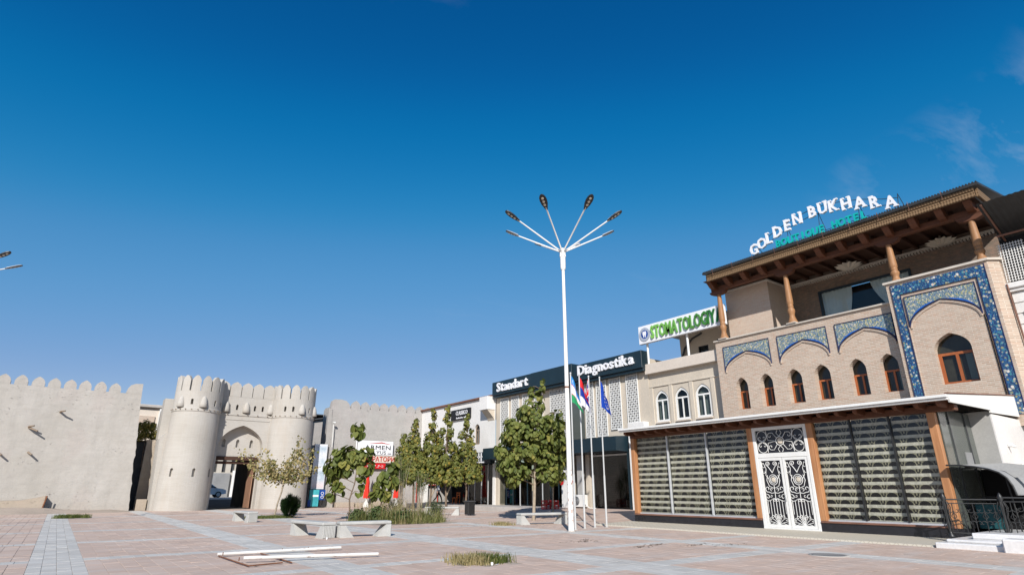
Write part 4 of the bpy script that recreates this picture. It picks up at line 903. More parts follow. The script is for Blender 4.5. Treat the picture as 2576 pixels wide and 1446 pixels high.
sign_word('BOUTIQUE', 13.64, 11.14, 13.0, .38); sign_word('HOTEL', 10.84, 9.24, 13.0, .38)
arc = [(14.95, 13.3), (14.2, 13.55), (13.4, 13.85), (12.6, 14.08), (11.8, 14.22), (11.0, 14.22), (10.2, 14.06), (9.4, 13.83), (8.6, 13.5), (7.95, 13.3)]
for dz in (.16, -.16):
    q = MB(); q.tube([(27.03, y, z+dz) for y, z in arc], .016, 5); q.build('rail', M['black_metal'], rs)
q = MB(); q.tube([(27.03, 13.7, 13.1), (27.03, 9.2, 13.1)], .014, 5); q.build('rail', M['black_metal'], rs)
for y, z in ((14.6, 13.35), (12.95, 13.9), (11.35, 14.1), (9.55, 13.85), (7.95, 13.65)):
    q = MB(); q.tube([(27.03, y+.12, 12.65), (27.03, y, z), (27.5, y-.1, 12.8)], .018, 5); q.build('strut', M['black_metal'], rs)
# ---- glazed ground-floor front
def bay(yl, yr, mull, mmat):
    q = MB(); q.box(20.6, 21.05, yr, yl, .05, .36); HB(q, 'plinth', 'black_granite')
    q = MB(); q.bbox(20.56, 21.0, yr+.02, yl-.02, .362, .42, .012); HB(q, 'sill', 'brown_tin')
    q = MB(); q.box(20.72, 20.8, yr, yl, .42, .47); HB(q, 'bottom_rail', 'aluminium')
    ed = [yl] + mull + [yr]
    for a_, b_ in zip(ed, ed[1:]):
        q = MB(); q.add([(20.75, a_-.02, .47), (20.75, b_+.02, .47), (20.75, b_+.02, 3.595), (20.75, a_-.02, 3.595)], [(0, 1, 2, 3)]); HB(q, 'glass_pane', 'glass')
        q = MB(); n = 28; vs = []
        for i in range(n+1):
            y = b_+.02+(a_-b_-.04)*i/n
            for z in (.475, 3.595): vs.append((20.85+.006*math.sin(i*.9+a_), y, z))
        q.add(vs, [(2*i, 2*i+2, 2*i+3, 2*i+1) for i in range(n)], 0, True); HB(q, 'blind', 'blind')
    for m_ in mull: q = MB(); q.box(20.7, 20.8, m_-.025, m_+.025, .47, 3.595); HB(q, 'mullion', mmat)
bay(18.6, 12.52, [16.62, 14.66], 'aluminium'); bay(10.44, 6.6, [9.02, 7.82], 'black_metal')
q = MB(); q.box(20.61, 23.48, 6.4, 6.598, .04, .358); HB(q, 'plinth', 'black_granite')
for y in (18.49, 12.63, 10.335, 6.62):
    q = MB(); q.bbox(20.6, 20.82, y-.105, y+.105, .42 if y != 6.62 else .36, 3.598, .012); HB(q, 'post', 'wood_orange')
q = MB(); q.bbox(20.58, 20.86, 5.95, 18.6, 3.6, 3.79, .015); HB(q, 'lintel', 'wood_red_y')
q = MB(); q.box(19.95, 21.3, 5.95, 18.5, 3.86, 3.875); HB(q, 'soffit', 'wood_red')
for i in range(22):
    y = 6.15 + .58*i; q = MB(); q.prism([(19.97, 3.74), (19.97, 3.855), (21.0, 3.855), (21.0, 3.795), (20.86, 3.795), (20.55, 3.68), (20.1, 3.69)], 'y', y-.06, y+.06); HB(q, 'rafter', 'wood_red')
q = MB(); q.bbox(19.84, 19.95, 5.85, 18.55, 3.825, 3.885, .01); q.bbox(19.78, 19.95, 5.84, 18.56, 3.89, 3.975, .012); HB(q, 'canopy_fascia', 'white_paint')
q = MB(); q.prism([(19.8, 3.975), (26.48, 4.5), (26.48, 4.4), (19.95, 3.9)], 'y', 5.88, 18.54); cr_ = HB(q, 'canopy_roof', 'kerb')
q = MB(); q.prism([(19.84, 3.98), (26.46, 4.52), (26.46, 3.8), (23.4, 3.72), (23.4, 3.8), (19.96, 3.76)], 'y', 5.83, 5.878); HB(q, 'canopy_side', 'white_paint')
q = MB(); q.prism([(19.82, 3.99), (26.46, 4.53), (26.46, 4.56), (19.82, 4.02)], 'y', 5.8, 5.9); HB(q, 'flashing', 'brown_tin')
q = MB(); q.box(20.9, 27.3, 18.61, 18.7, .0, 3.86); HB(q, 'end_wall', 'cream')
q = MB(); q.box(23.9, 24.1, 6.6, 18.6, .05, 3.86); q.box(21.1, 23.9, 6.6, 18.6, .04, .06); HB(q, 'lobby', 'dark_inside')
# right flank: grey glazing, stone return and marble wall
q = MB(); q.box(20.84, 23.48, 6.48, 6.52, .36, 3.72); HB(q, 'flank_glazing', 'glass_grey')
for x in (21.5, 22.9):
    q = MB(); q.box(x, x+.05, 6.45, 6.48, .36, 3.72); HB(q, 'flank_mullion', 'dark_grey')
q = MB(); q.box(23.5, 23.9, 5.92, 6.6, 0, 3.78); HB(q, 'stone_return', 'grey_stone')
for k in range(4):
    q = MB(); q.box(23.5+.9*k+.003, 23.5+.9*(k+1)-.003, 5.88, 5.918, 0, 3.7); HB(q, 'marble_slab', 'marble')
for k in range(4, 8):
    q = MB(); q.box(23.5+.9*k+.003, 23.5+.9*(k+1)-.003, 5.88, 5.918, 0, 3.7); HB(q, 'marble_slab', 'marble')
for (x, z) in ((24.4, 2.75), (25.3, 2.2), (25.6, 2.2)):
    q = MB(); q.bbox(x-.05, x+.05, 5.74, 5.88, z-.05, z+.06, .02); q.tube([(x, 5.76, z-.02), (x, 5.68, z-.06)], .035, 7); HB(q, 'wall_camera', 'white_paint')
q = MB(); q.box(22.3, 22.85, 6.455, 6.478, 2.06, 2.5); HB(q, 'vent_panel', 'louvre_grey')
# ---- wrought-iron entrance
dr = MB()
dr.bbox(20.6, 20.74, 12.4, 12.515, .1, 3.595, .01); dr.bbox(20.6, 20.74, 10.445, 10.56, .1, 3.595, .01); dr.bbox(20.6, 20.74, 10.56, 12.4, 3.48, 3.595, .01); dr.bbox(20.6, 20.74, 10.56, 12.4, 2.5, 2.66, .01); dr.bbox(20.58, 20.74, 10.45, 12.51, .09, .15, .01)
door = HB(dr, 'entrance_door', 'white_paint')
def spiral(cy, cz, r0, r1, a0, turn, n=16):
    return [(cy+(r0+(r1-r0)*i/n)*math.cos(a0+turn*i/n), cz+(r0+(r1-r0)*i/n)*math.sin(a0+turn*i/n)) for i in range(n+1)]
P2 = math.pi
def iron(q, pts, r=.011): q.tube([(20.655, y, z) for y, z in pts], r, 5)
def both(q, cy, f, r=.011):
    for s_ in (1, -1): iron(q, [(cy+s_*y, z) for y, z in f], r)
def leaf_grille(cy):
    q = MB()
    both(q, cy, [(0, 1.98), (.06, 2.08), (.14, 2.2)] + spiral(.13, 2.29, .09, .02, -P2*.3, 1.7*2*P2*.8)[1:], .014)
    both(q, cy, spiral(.29, 2.22, .1, .03, P2*.5, -3.4*P2*.45) , .011); both(q, cy, spiral(.3, 2.02, .085, .02, P2*.2, -4.2), .011); both(q, cy, [(.38, 2.3), (.3, 2.32), (.22, 2.12), (.26, 1.9), (.18, 1.78)])
    for r_ in (.11, .165): iron(q, [(cy+r_*math.cos(a*P2/10), 1.74+r_*1.05*math.sin(a*P2/10)) for a in range(21)], .013)
    iron(q, [(cy+.23*math.cos(a*P2/12+.25*P2), 1.72+.25*math.sin(a*P2/12+.25*P2)) for a in range(13, 30)][:0] or [(cy-.2, 1.9), (cy-.25, 1.72), (cy-.18, 1.52), (cy, 1.45), (cy+.18, 1.52), (cy+.25, 1.72), (cy+.2, 1.9)], .012)
    both(q, cy, [(.02, 1.3), (.12, 1.28), (.22, 1.32)] + spiral(.25, 1.43, .11, .02, -P2*.4, 5.2), .014); both(q, cy, spiral(.11, 1.42, .06, .015, -P2*.5, 5.), .011)
    iron(q, [(cy, 1.55), (cy, .42)], .012); both(q, cy, spiral(.3, 1.16, .09, .02, P2*.4, 5.), .012); both(q, cy, spiral(.16, 1.2, .055, .012, -P2*.2, -4.8), .01); both(q, cy, [(0, 1.06), (.1, 1.1), (.2, 1.04), (.3, 1.02), (.38, 1.08)], .013)
    both(q, cy, [(.055+.045*math.cos(a*P2/6), 1.06+.045*math.sin(a*P2/6)) for a in range(13)], .011)
    for y in (.11, .22, .32): both(q, cy, [(y, 1.05), (y, .52 if y < .3 else .6)], .01)
    for k, (y, z) in enumerate(((.09, .56), (.2, .52), (.29, .44), (.34, .33))):
        both(q, cy, [(0, .24), (y*.5, .24+(z-.24)*.75)] + spiral(y, z-.03, .055, .015, P2*.8-.35*k, -5.0, 12), .011)
    both(q, cy, [(0, .24), (.15, .3), (.3, .24)], .01); both(q, cy, [(0, .47), (.05, .52), (.07, .47), (0, .36)], .011)
    return q
for c_ in (11.94, 11.02):
    q = MB(); wallface(q, 'x', 20.615, [(c_-.45, .155), (c_+.45, .155), (c_+.45, 2.495), (c_-.45, 2.495)], [[(c_-.37, .25), (c_+.37, .25), (c_+.37, 2.4), (c_-.37, 2.4)]], .09); lf = HB(q, 'door_leaf', 'white_paint')
    HB(leaf_grille(c_), 'grille', 'white_paint', lf)
    q = MB(); q.tube([(20.668, c_, 1.74), (20.648, c_, 1.74)], [.085, .06], 14); HB(q, 'medallion', 'star_plaster', lf)
    q = MB(); q.box(20.69, 20.7, c_-.38, c_+.38, .24, 2.41); HB(q, 'glazing', 'black_granite', lf)
q = MB(); q.tube([(20.6, 11.5, 1.25), (20.56, 11.5, 1.25), (20.56, 11.5, 1.05), (20.6, 11.5, 1.05)], .012, 6); HB(q, 'door_handle', 'steel_pole', door)
q = MB(); cy, cz = 11.48, 3.07
for s_ in (1, -1):
    for u_ in (1, -1):
        iron(q, spiral(cy+s_*.68, cz+u_*.2, .19, .19, 0, 2*P2, 20), .012)
        for v_ in (1, -1): iron(q, [(cy+s_*.68, cz+u_*.2-.19*u_)] + spiral(cy+s_*.68+v_*.08, cz+u_*.2-.06*u_, .07, .015, -P2/2*u_, v_*u_*5., 12), .01)
        iron(q, [(cy+s_*.1, cz+u_*.1), (cy+s_*.25, cz+u_*.3)] + spiral(cy+s_*.36, cz+u_*.2, .1, .02, P2*.5*u_, -s_*u_*5., 12), .011); iron(q, [(cy+s_*.15, cz), (cy+s_*.45, cz+u_*.05), (cy+s_*.5, cz+u_*.38)], .011)
        iron(q, [(cy, cz+u_*.16), (cy+s_*.1, cz+u_*.28), (cy+s_*.05, cz+u_*.38)], .01)
iron(q, spiral(cy, cz, .15, .15, 0, 2*P2, 24), .015); HB(q, 'transom_grille', 'white_paint', door)
q = MB(); q.tube([(20.668, cy, cz), (20.645, cy, cz)], [.11, .075], 16); HB(q, 'transom_medallion', 'star_plaster', door)
q = MB(); q.box(20.69, 20.7, 10.55, 12.41, 2.65, 3.49); HB(q, 'transom_glass', 'black_granite', door)
# ---- tiled apron and marble stair
q = MB(); q.prism([(18.4, -.02), (18.45, .045), (20.62, .1), (20.62, -.02)], 'y', 6.5, 18.9); tag(q.build('tiled_apron', M['apron']), kind='structure')
q = MB(); q.bbox(18.35, 22.0, 2.0, 6.45, -.03, .13, .02); q.bbox(18.7, 22, 2, 6.3, .131, .2, .02); sg_ = tag(q.build('marble_landing', M['marble']), kind='structure')
q = MB(); q.bbox(19.3, 22.0, 2.0, 5.9, .2, .34, .02); q.build('marble_tread', M['marble'], sg_)
q = MB(); q.bbox(18.2, 18.75, 2.5, 5.0, -.03, .3, .03); q.build('marble_block', M['marble'], sg_)
# railing in black iron
rl = thing('stair_railing', (20, 6, .2), 'black wrought-iron scroll railing on the marble landing at right', 'railing')
def rail_run(p0, p1, z0, z1, nb):
    p0, p1 = Vector(p0), Vector(p1); d = p1-p0; L = d.length
    for dz in (0, -.1): 
        q = MB(); q.tube([(p0.x, p0.y, z1+dz), (p1.x, p1.y, z1+dz)], .022 if dz == 0 else .014, 6); q.build('top_rail', M['black_metal'], rl)
    q = MB(); q.tube([(p0.x, p0.y, z0+.1), (p1.x, p1.y, z0+.1)], .016, 6); q.build('bottom_rail', M['black_metal'], rl)
    for i in range(nb):
        f = (i+.5)/nb; m_ = p0+d*f; q = MB(); u = d.normalized()
        def at(a, z): return (m_.x+u.x*a, m_.y+u.y*a, z)
        q.tube([at(0, z0+.1), at(0, z1-.1)], .011, 5)
        for s_ in (1, -1):
            q.tube([at(s_*y, z) for y, z in spiral(.075, z0+.35, .075, .015, P2, -5., 12)], .009, 4); q.tube([at(s_*y, z) for y, z in spiral(.075, z1-.28, .075, .015, P2, 5., 12)], .009, 4)
            q.tube([at(s_*y, z) for y, z in ((0, z0+.45), (.06, z0+.52), (.0, z0+.62))], .01, 4)
        q.build('baluster', M['black_metal'], rl)
def newel(x, y, z0):
    q = MB(); q.lathe([(.09, z0), (.09, z0+.03), (.05, z0+.08), (.035, z0+.14), (.05, z0+.3), (.035, z0+.45), (.035, z0+.7), (.055, z0+.82), (.04, z0+.9), (.075, z0+1.0), (.03, z0+1.1), (.005, z0+1.13)], x, y, 10)
    for k in range(6):
        a = k*P2/3; q.tube([(x+(.05+r_)*math.cos(a), y+(.05+r_)*math.sin(a), z0+z) for r_, z in ((.0, .1), (.06, .3), (.02, .5), (.07, .75), (.02, .9))], .012, 4)
    q.build('newel', M['black_metal'], rl)
newel(19.75, 6.5, .2); newel(20.2, 5.34, .2); rail_run((19.75, 6.45), (20.2, 5.4), .2, 1.15, 5); rail_run((20.2, 5.28), (20.9, 3.2), .2, 1.2, 9); rail_run((22.0, 6.2), (22.2, 4.6), .3, 1.2, 6)
# curved sheet awning over the basement stair
aw = thing('curved_awning', (21, 5.6, 0), 'curved grey sheet awning over the dark stair right of the glazed front', 'awning')
arcp = [(6.42, 2.06), (6.1, 2.05), (5.75, 2.0), (5.45, 1.93), (5.25, 1.84), (5.1, 1.7), (5.02, 1.5), (4.98, 1.26)]
q = MB(); n = len(arcp); vs = [(x, y, z+dz) for x in (20.3, 23.4) for dz in (0, .02) for y, z in arcp]
fs = []
for i in range(n-1): fs += [(i, i+1, 2*n+i+1, 2*n+i), (n+i, 3*n+i, 3*n+i+1, n+i+1), (i, n+i, n+i+1, i+1)]
q.add(vs, fs, 0, True); q.build('sheet', M['louvre_grey'], aw)
q = MB(); q.tube([(20.3, y, z) for y, z in arcp], .025, 6); q.build('front_hoop', M['black_metal'], aw)
for x in (21.8, 23.3):
    q = MB(); q.tube([(x, y, z-.02) for y, z in arcp], .02, 6); q.build('hoop', M['black_metal'], aw)
q = MB(); q.prism([(6.4, 2.08), (5.75, 2.03), (5.25, 1.88), (5.08, 1.72), (4.2, 1.7), (4.2, 1.95), (5.2, 2.1)], 'x', 20.9, 20.95); q.build('valance', M['grey_stone'], aw)
q = MB(); q.tube([(21.0, 5.25, .34), (21.0, 5.3, 1.86)], .02, 6); q.build('stay', M['black_metal'], aw)
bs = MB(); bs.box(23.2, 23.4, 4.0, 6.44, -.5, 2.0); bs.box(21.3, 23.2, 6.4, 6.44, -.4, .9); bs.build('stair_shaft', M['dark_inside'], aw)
q = MB(); q.bbox(21.6, 21.66, 5.7, 6.35, .35, 1.0, .01); q.build('poster', M['poster_dark'], aw)
# ================================================================ neighbour at far right
nb = thing('panelled_house', (27.3, 2, 0), 'white panel-clad house with grey tin awning at the right edge', 'house')
for k in range(13):
    z0 = 8.29-.405*(k+1); q = MB(); q.bbox(27.0, 27.12, -6, 5.18, z0+.012, z0+.405-.012, .012); q.build('cladding_panel', M['white_wall'], nb)
q = MB(); q.box(27.1, 34, -6, 5.17, 0, 8.6); q.build('wall', M['cream_light'], nb)
q = MB(); q.bbox(26.9, 27.4, -6, 5.25, 8.3, 8.42, .02); q.bbox(26.82, 27.4, -6, 5.3, 8.42, 8.64, .03); q.build('cornice', M['white_wall'], nb)
q = MB()
for i in range(9): q.tube([(26.95, 5.18-.085*i, 8.7), (26.95, 5.12-.085*i, 10.2)], .014, 4)
for i in range(15): q.tube([(26.96, 5.2, 8.75+.1*i), (26.96, 4.4, 8.75+.1*i)], .013, 4)
tag(q.build('window_grille', M['white_paint'], nb), kind='stuff')
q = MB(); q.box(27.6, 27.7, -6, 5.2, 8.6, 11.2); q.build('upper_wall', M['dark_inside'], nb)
q = MB(); n = 120; vs = []
for i in range(n+1):
    y = 5.12-.09*i; d = .025*(i % 2)
    vs += [(25.4, y, 11.42+d), (27.7, y, 10.55+d)]
q.add(vs, [(2*i, 2*i+2, 2*i+3, 2*i+1) for i in range(n)]); q.build('tin_awning', M['roof_metal'], nb)
for y in (5.0, 2.5, 0):
    q = MB(); q.tube([(25.45, y, 11.38), (27.6, y, 10.5)], .035, 6); q.build('awning_rib', M['brown_tin'], nb)
q = MB(); q.tube([(27.0, 5.1, 10.55), (27.0, -5, 10.55)], .045, 6); q.build('awning_bearer', M['brown_tin'], nb)
q = MB(); q.tube([(26.8, 5.19, 8.6), (26.78, 5.15, 6.5), (26.85, 5.2, 5.6), (26.8, 5.17, 4.6)], .03, 6); q.build('cable', M['brown_tin'], nb)
for (z) in (7.65, 6.15):
    q = MB(); q.tube([(27.0, 4.6, z), (26.75, 4.65, z+.03)], [.05, .09], 8); q.build('wall_lamp', M['louvre_grey'], nb)
# ================================================================ street furniture and small things
# ---- eight-armed street lamp
def make_lamp(loc, label, lean=(0, 0), face=None):
    x, y = loc; L = thing('street_lamp', (x, y, 0), label, 'street lamp', 'street lamps')
    lx, ly = lean
    def ax(z): return (x+lx*z/10, y+ly*z/10, z)
    q = MB(); zs = [0, .4, 1.6, 2.2, 4, 6, 8, 9.95]; q.tube([ax(z) for z in zs], [.108, .104, .1, .095, .085, .076, .068, .062], 18); pole = q.build('pole', M['lamp_white'], L)
    q = MB(); q.tube([ax(9.9), ax(10.0), ax(10.78), ax(10.84)], [.085, .11, .11, .09], 18); q.build('sleeve', M['white_paint'], L)
    q = MB(); q.tube([ax(0), ax(.03)], .16, 14); q.build('base_plate', M['kerb'], L)
    for z in (5.1,):
        q = MB(); q.tube([ax(z-.03), ax(z+.03)], .09, 14); q.build('clamp', M['rust_frame'], L)
    c = Vector((*face, 0)) if face else Vector((-x, -y, 0)).normalized(); c = Vector((c.x, c.y, 0)).normalized(); rt = Vector((-c.y, c.x, 0))
    if rt.dot(Vector((.8, -.6, 0))) < 0: rt = -rt
    tp = Vector(ax(10.72))
    for phi in (-17, 28, 73, 118, 163, 208, 253, 298):
        d = c*math.cos(R(phi)) + rt*math.sin(R(phi)); e0 = tp + d*.1; e1 = tp + d*1.95 + Vector((0, 0, 1.03)); u = (e1-e0).normalized()
        q = MB(); q.tube([e0 - Vector((0, 0, .25)), e0, e1 + u*.1], [.036, .034, .028], 8); arm = q.build('arm', M['white_paint'], L)
        side = u.cross(Vector((0, 0, 1))).normalized(); up = side.cross(u).normalized()
        out = [(0, .045), (.1, .075), (.25, .125), (.42, .145), (.56, .13), (.66, .08), (.7, .02)]
        ring = [(a, b) for a, b in out] + [(a, -b) for a, b in reversed(out)]
        q = MB(); n = len(ring)
        vs = [e1 + u*a + side*b - up*.02 for a, b in ring] + [e1 + u*a + side*b + up*.025 for a, b in ring] + [e1 + u*(.08+a*.82) + side*b*.6 + up*.06 for a, b in ring]
        q.add(vs, [list(range(n))[::-1]] + [(i, (i+1) % n, n+(i+1) % n, n+i) for i in range(n)], 0); q.add(vs, [(n+i, n+(i+1) % n, 2*n+(i+1) % n, 2*n+i) for i in range(n)] + [list(range(2*n, 3*n))], 1)
        hd = q.build('lamp_head', [M['black_metal'], M['aluminium']], L)
        for a in (.22, .37, .52):
            q = MB(); cc = e1 + u*a - up*.024; q.tube([cc, cc - up*.012], [.055, .05], 10); q.build('led_lens', M['star_plaster'], hd)
    return L
t = NT('chipped_lamp_paint'); rust = t.math('MULTIPLY', t.ramp(t.noise(9, t.scaled((1, 1, .8)), 6, .7), [(.60, 0.), (.64, 1.)]), t.ramp(t.xyz()[2], [(.0, .25), (.19, 1.), (.24, .15), (.5, .05)]))
zr = t.math('MULTIPLY', t.xyz()[2], .1); rust = t.math('MULTIPLY', t.ramp(t.noise(8, t.scaled((1, 1, .8)), 6, .7), [(.55, 0.), (.6, 1.)]), t.ramp(zr, [(.0, .3), (.13, .9), (.17, .9), (.23, .1), (.6, .03)]))
M['lamp_white'] = t.done(t.bsdf(t.mix(rust, (.74, .72, .68), (.26, .085, .03)), .5, .35, normal=t.bump(rust, .4, -.004)))
make_lamp((14.88, 16.45), 'white eight-armed street lamp standing beside the flagpoles', (0, 0))
c_ = Vector((-.671, -.741, 0)); r_ = Vector((.741, -.671, 0))
L2 = make_lamp((0, 0), 'street lamp whose head pokes in at the left edge above the wall', (0, 0), (-.28, -.96))
L2.scale = (.86, .86, .86); L2.location = (-5.2, 30.35, 0)
# ---- flagpoles and flags
def flagpole(x, y, h_, lab):
    P_ = thing('flagpole', (x, y, 0), lab, 'flagpole', 'flagpoles before the hotel')
    q = MB(); q.tube([(x, y, 0), (x, y, 1.95)], .04, 12); q.build('lower_tube', M['steel_pole'], P_)
    q = MB(); q.tube([(x, y, 1.95), (x, y, h_)], [.031, .026], 12); q.build('upper_tube', M['steel_pole'], P_)
    q = MB(); q.lathe([(.005, h_-.01), (.03, h_), (.04, h_+.03), (.03, h_+.06), (.004, h_+.08)], x, y, 10); q.build('finial', M['steel_pole'], P_)
    q = MB(); q.tube([(x, y, 0), (x, y, .02)], .09, 12); q.build('foot', M['kerb'], P_)
def cloth(name, c): return pm(name, c, .8, .06, 6, .12, 120)
FM = {k: cloth('cloth_'+k, c) for k, c in dict(sky=(.02, .22, .55), white=(.72, .72, .75), green=(.02, .26, .10), red=(.62, .02, .025), navy=(.01, .035, .28), eu=(.006, .045, .33), gold=(.75, .7, .45)).items()}
def uz(u, v):
    if v < .31:
        if (u-.14)**2*1.9+((v-.155))**2*1.2 < .0085 and not ((u-.175)**2*1.9+(v-.155)**2*1.2 < .0075): return 1
        for (a, b) in ((.28, .24), (.34, .24), (.40, .24), (.34, .15), (.40, .15), (.40, .07)):
            if abs(u-a) < .017 and abs(v-b) < .02: return 1
        return 0
    if v < .345 or .655 < v < .69: return 3
    return 1 if v < .655 else 2
def serb(u, v): return 0 if v < .333 else 1 if v < .667 else 2
def uk(u, v):
    a, b = (u-.5)*2, (v-.5)
    if abs(a) < .1 or abs(b) < .1: return 1
    if abs(a) < .17 or abs(b) < .165: return 2
    d1, d2 = abs(a/2-b)*.9, abs(a/2+b)*.9
    d = min(d1, d2); return 1 if d < .035 else 2 if d < .1 else 0
def euf(u, v):
    for k in range(12):
        a, b = .5+.3*.66*math.sin(k*math.pi/6), .5+.3*math.cos(k*math.pi/6)
        if (u-a)**2*2.2+(v-b)**2 < .0016: return 1
    return 0
def flag(x, y, ztop, side, w_, drop, hoist, fn, mats, lab, ph, fold):
    F_ = MB(); nu, nv = 54, 36; s_ = Vector(side).normalized(); dp = Vector((-s_.y, s_.x, 0)); vs = []
    for j in range(nv+1):
        v = j/nv
        for i in range(nu+1):
            u = i/nu; k = u**.75
            lat = w_*k*(.75+.5*v) + .035*math.sin(7*u+ph+2*v)*u; dep = fold*math.sin(11*u+ph+1.5*v)*min(1, u*3) + .03*math.sin(5*v+ph)*u
            z = ztop - hoist*v*(1-.28*u) - drop*u**1.15*(1+.1*math.sin(3*v+ph))
            p_ = Vector((x, y, z)) + s_*(lat+.03) + dp*dep; vs.append(p_)
    fs = []; ms = []
    for j in range(nv):
        for i in range(nu):
            fs.append((j*(nu+1)+i, j*(nu+1)+i+1, (j+1)*(nu+1)+i+1, (j+1)*(nu+1)+i)); ms.append(fn((i+.5)/nu, (j+.5)/nv))
    F_.add(vs, fs, 0, True); F_.m = ms
    o = F_.build('flag', [FM[k] for k in mats], None, Vector((x, y, ztop))); tag(o, lab, 'flag', 'flags before the hotel')
rr_ = (.8, -.6, 0)
for (x, y, h_, lab) in ((15.7, 17.12, 5.8, 'steel flagpole nearly hidden behind the street lamp'), (16.4, 17.36, 5.86, 'steel flagpole under the red, blue and white flag'), (17.15, 17.58, 5.9, 'steel flagpole under the limp British flag'), (17.78, 17.56, 5.92, 'steel flagpole under the blue starred flag')): flagpole(x, y, h_, lab)
flag(15.7, 17.12, 5.72, (.8, -.6, 0), .36, .85, 1.05, uz, ['sky', 'white', 'green', 'red'], 'limp flag with blue, white and green bands beside the street lamp', .3, .05)
flag(16.4, 17.36, 5.76, (.75, -.65, 0), .38, .95, 1.12, serb, ['red', 'navy', 'white'], 'limp flag with red, blue and white bands', 1.2, .09)
flag(17.15, 17.58, 5.8, (-.5, .45, 0), .2, .8, 1.05, uk, ['navy', 'red', 'white'], 'limp British flag folded along its pole', 2.2, .07)
flag(17.78, 17.56, 5.8, (.8, -.6, 0), .34, .85, 1.12, euf, ['eu', 'gold'], 'limp blue flag with a ring of stars', .9, .06)
# ---- concrete benches
def bench(x, y, rot, L_, lab, slab=True):
    B_ = thing('concrete_bench', (x, y, 0), lab, 'bench', 'concrete benches'); B_.rotation_euler = (0, 0, rot)
    def add(q, n):
        o = bpy.data.objects.new(n, q.mesh(n, M['concrete'])); C.objects.link(o); o.parent = B_
    q = MB(); q.bbox(-L_/2, L_/2, -.23, .23, .36, .46, .025); add(q, 'seat')
    for s_ in (-1, 1):
        q = MB(); e = s_*L_/2; q.prism([(e-s_*.01, -.0), (e-s_*.46, 0), (e-s_*.17, .358), (e-s_*.01, .358)], 'y', -.215, .215); add(q, 'leg')
        q = MB()
        for k in range(8): q.bbox(e-.012, e+.012, -.2+.05*k+.006, -.2+.05*k+.044, .01, .355, .006)
        o = bpy.data.objects.new('ribbed_end', q.mesh('ribbed_end', M['concrete'])); C.objects.link(o); o.parent = B_; tag(o, kind='stuff')
bench(8.08, 18.72, R(-5), 1.66, 'concrete bench facing the plaza, right one of the joined pair')
bench(6.78, 19.75, R(98), 2.2, 'concrete bench end-on, left one of the joined pair')
bench(7.28, 30.6, R(95), 2.1, 'small concrete bench end-on near the gate, left of the thin tree')
bench(17.1, 20.75, R(-10), 2.3, 'concrete bench under the big tree beside the street lamp')
bench(18.3, 31.4, R(-35), 2.0, 'concrete bench behind the tall grass, beside the black bin')
# ---- litter bin
bn = thing('litter_bin', (19.45, 30.2, 0), 'black square litter bin beside the far concrete bench', 'bin')
q = MB(); q.bbox(19.23, 19.67, 29.98, 30.42, .06, .74, .02); q.build('body', M['black_metal'], bn)
q = MB(); wallface(q, 'x', 19.2, [(29.95, .74), (30.45, .74), (30.45, .8), (29.95, .8)], [], .5); q.build('rim', M['dark_grey'], bn)
for sx in (19.27, 19.63):
    for sy in (30.02, 30.38): q = MB(); q.tube([(sx, sy, 0), (sx, sy, .07)], .02, 6); q.build('foot', M['black_metal'], bn)
# ---- red crates on the ramp
for k, (x, y, z, rz, lb) in enumerate(((24.1, 28.85, .285, .1, 'red plastic crate at the bottom left of the stacked crates'), (24.12, 28.86, .545, .16, 'red plastic crate on top of the left stack'), (24.42, 28.45, .29, -.05, 'red plastic crate at the bottom right of the stacked crates'), (24.4, 28.47, .55, .02, 'red plastic crate on top of the right stack'))):
    K = thing('red_crate', (x, y, z), lb, 'crate', 'red crates before the clinic'); K.rotation_euler = (0, 0, rz)
    q = MB(); a, h_ = .19, .25
    for s_ in (-1, 1):
        for z0, z1 in ((0, .06), (.1, .13), (.17, h_)):
            q.box(s_*a-.01, s_*a+.01, -a+.01, a-.01, z0, z1); q.box(-a, a, s_*a-.01, s_*a+.01, z0+.001, z1-.001)
        for u in (-1, 1): q.box(s_*a-.02, s_*a+.02, u*a-.02, u*a+.02, .002, h_-.002)
    q.box(-a+.02, a-.02, -a+.02, a-.02, .005, .02)
    o = bpy.data.objects.new('crate_body', q.mesh('crate_body', M['red_plastic'])); C.objects.link(o); o.parent = K
    q = MB(); q.box(-.08, .08, -a-.016, -a-.011, .185, .235); o = bpy.data.objects.new('white_mark', q.mesh('white_mark', M['letter_white'])); C.objects.link(o); o.parent = K
# ---- air conditioner and its neighbours
ac = thing('air_conditioner', (26.7, 28.6, .3), 'white air-conditioner outdoor unit before the clinic wall', 'air conditioner')
q = MB(); q.bbox(26.5, 26.85, 28.05, 29.12, .38, 1.1, .02); q.build('casing', M['white_paint'], ac)
q = MB(); n = 28; ring = [(26.49, 28.72+.27*math.cos(2*P2*k/n), .74+.27*math.sin(2*P2*k/n)) for k in range(n)]; q.add(ring, [list(range(n))]); q.build('fan_grille', M['dark_grey'], ac)
for k in range(5):
    q = MB(); r_ = .05+.05*k; q.tube([(26.48, 28.72+r_*math.cos(2*P2*j/20), .74+r_*math.sin(2*P2*j/20)) for j in range(21)], .006, 4); q.build('guard_ring', M['aluminium'], ac)
for y in (28.2, 28.95): q = MB(); q.box(26.52, 26.83, y-.03, y+.03, .29, .38); q.build('foot', M['black_metal'], ac)
q = MB(); q.tube([(26.6, 28.05, .6), (26.5, 27.85, .5), (26.55, 27.6, .33), (26.7, 27.2, .33)], .025, 6); q.build('hose', M['white_paint'], ac)
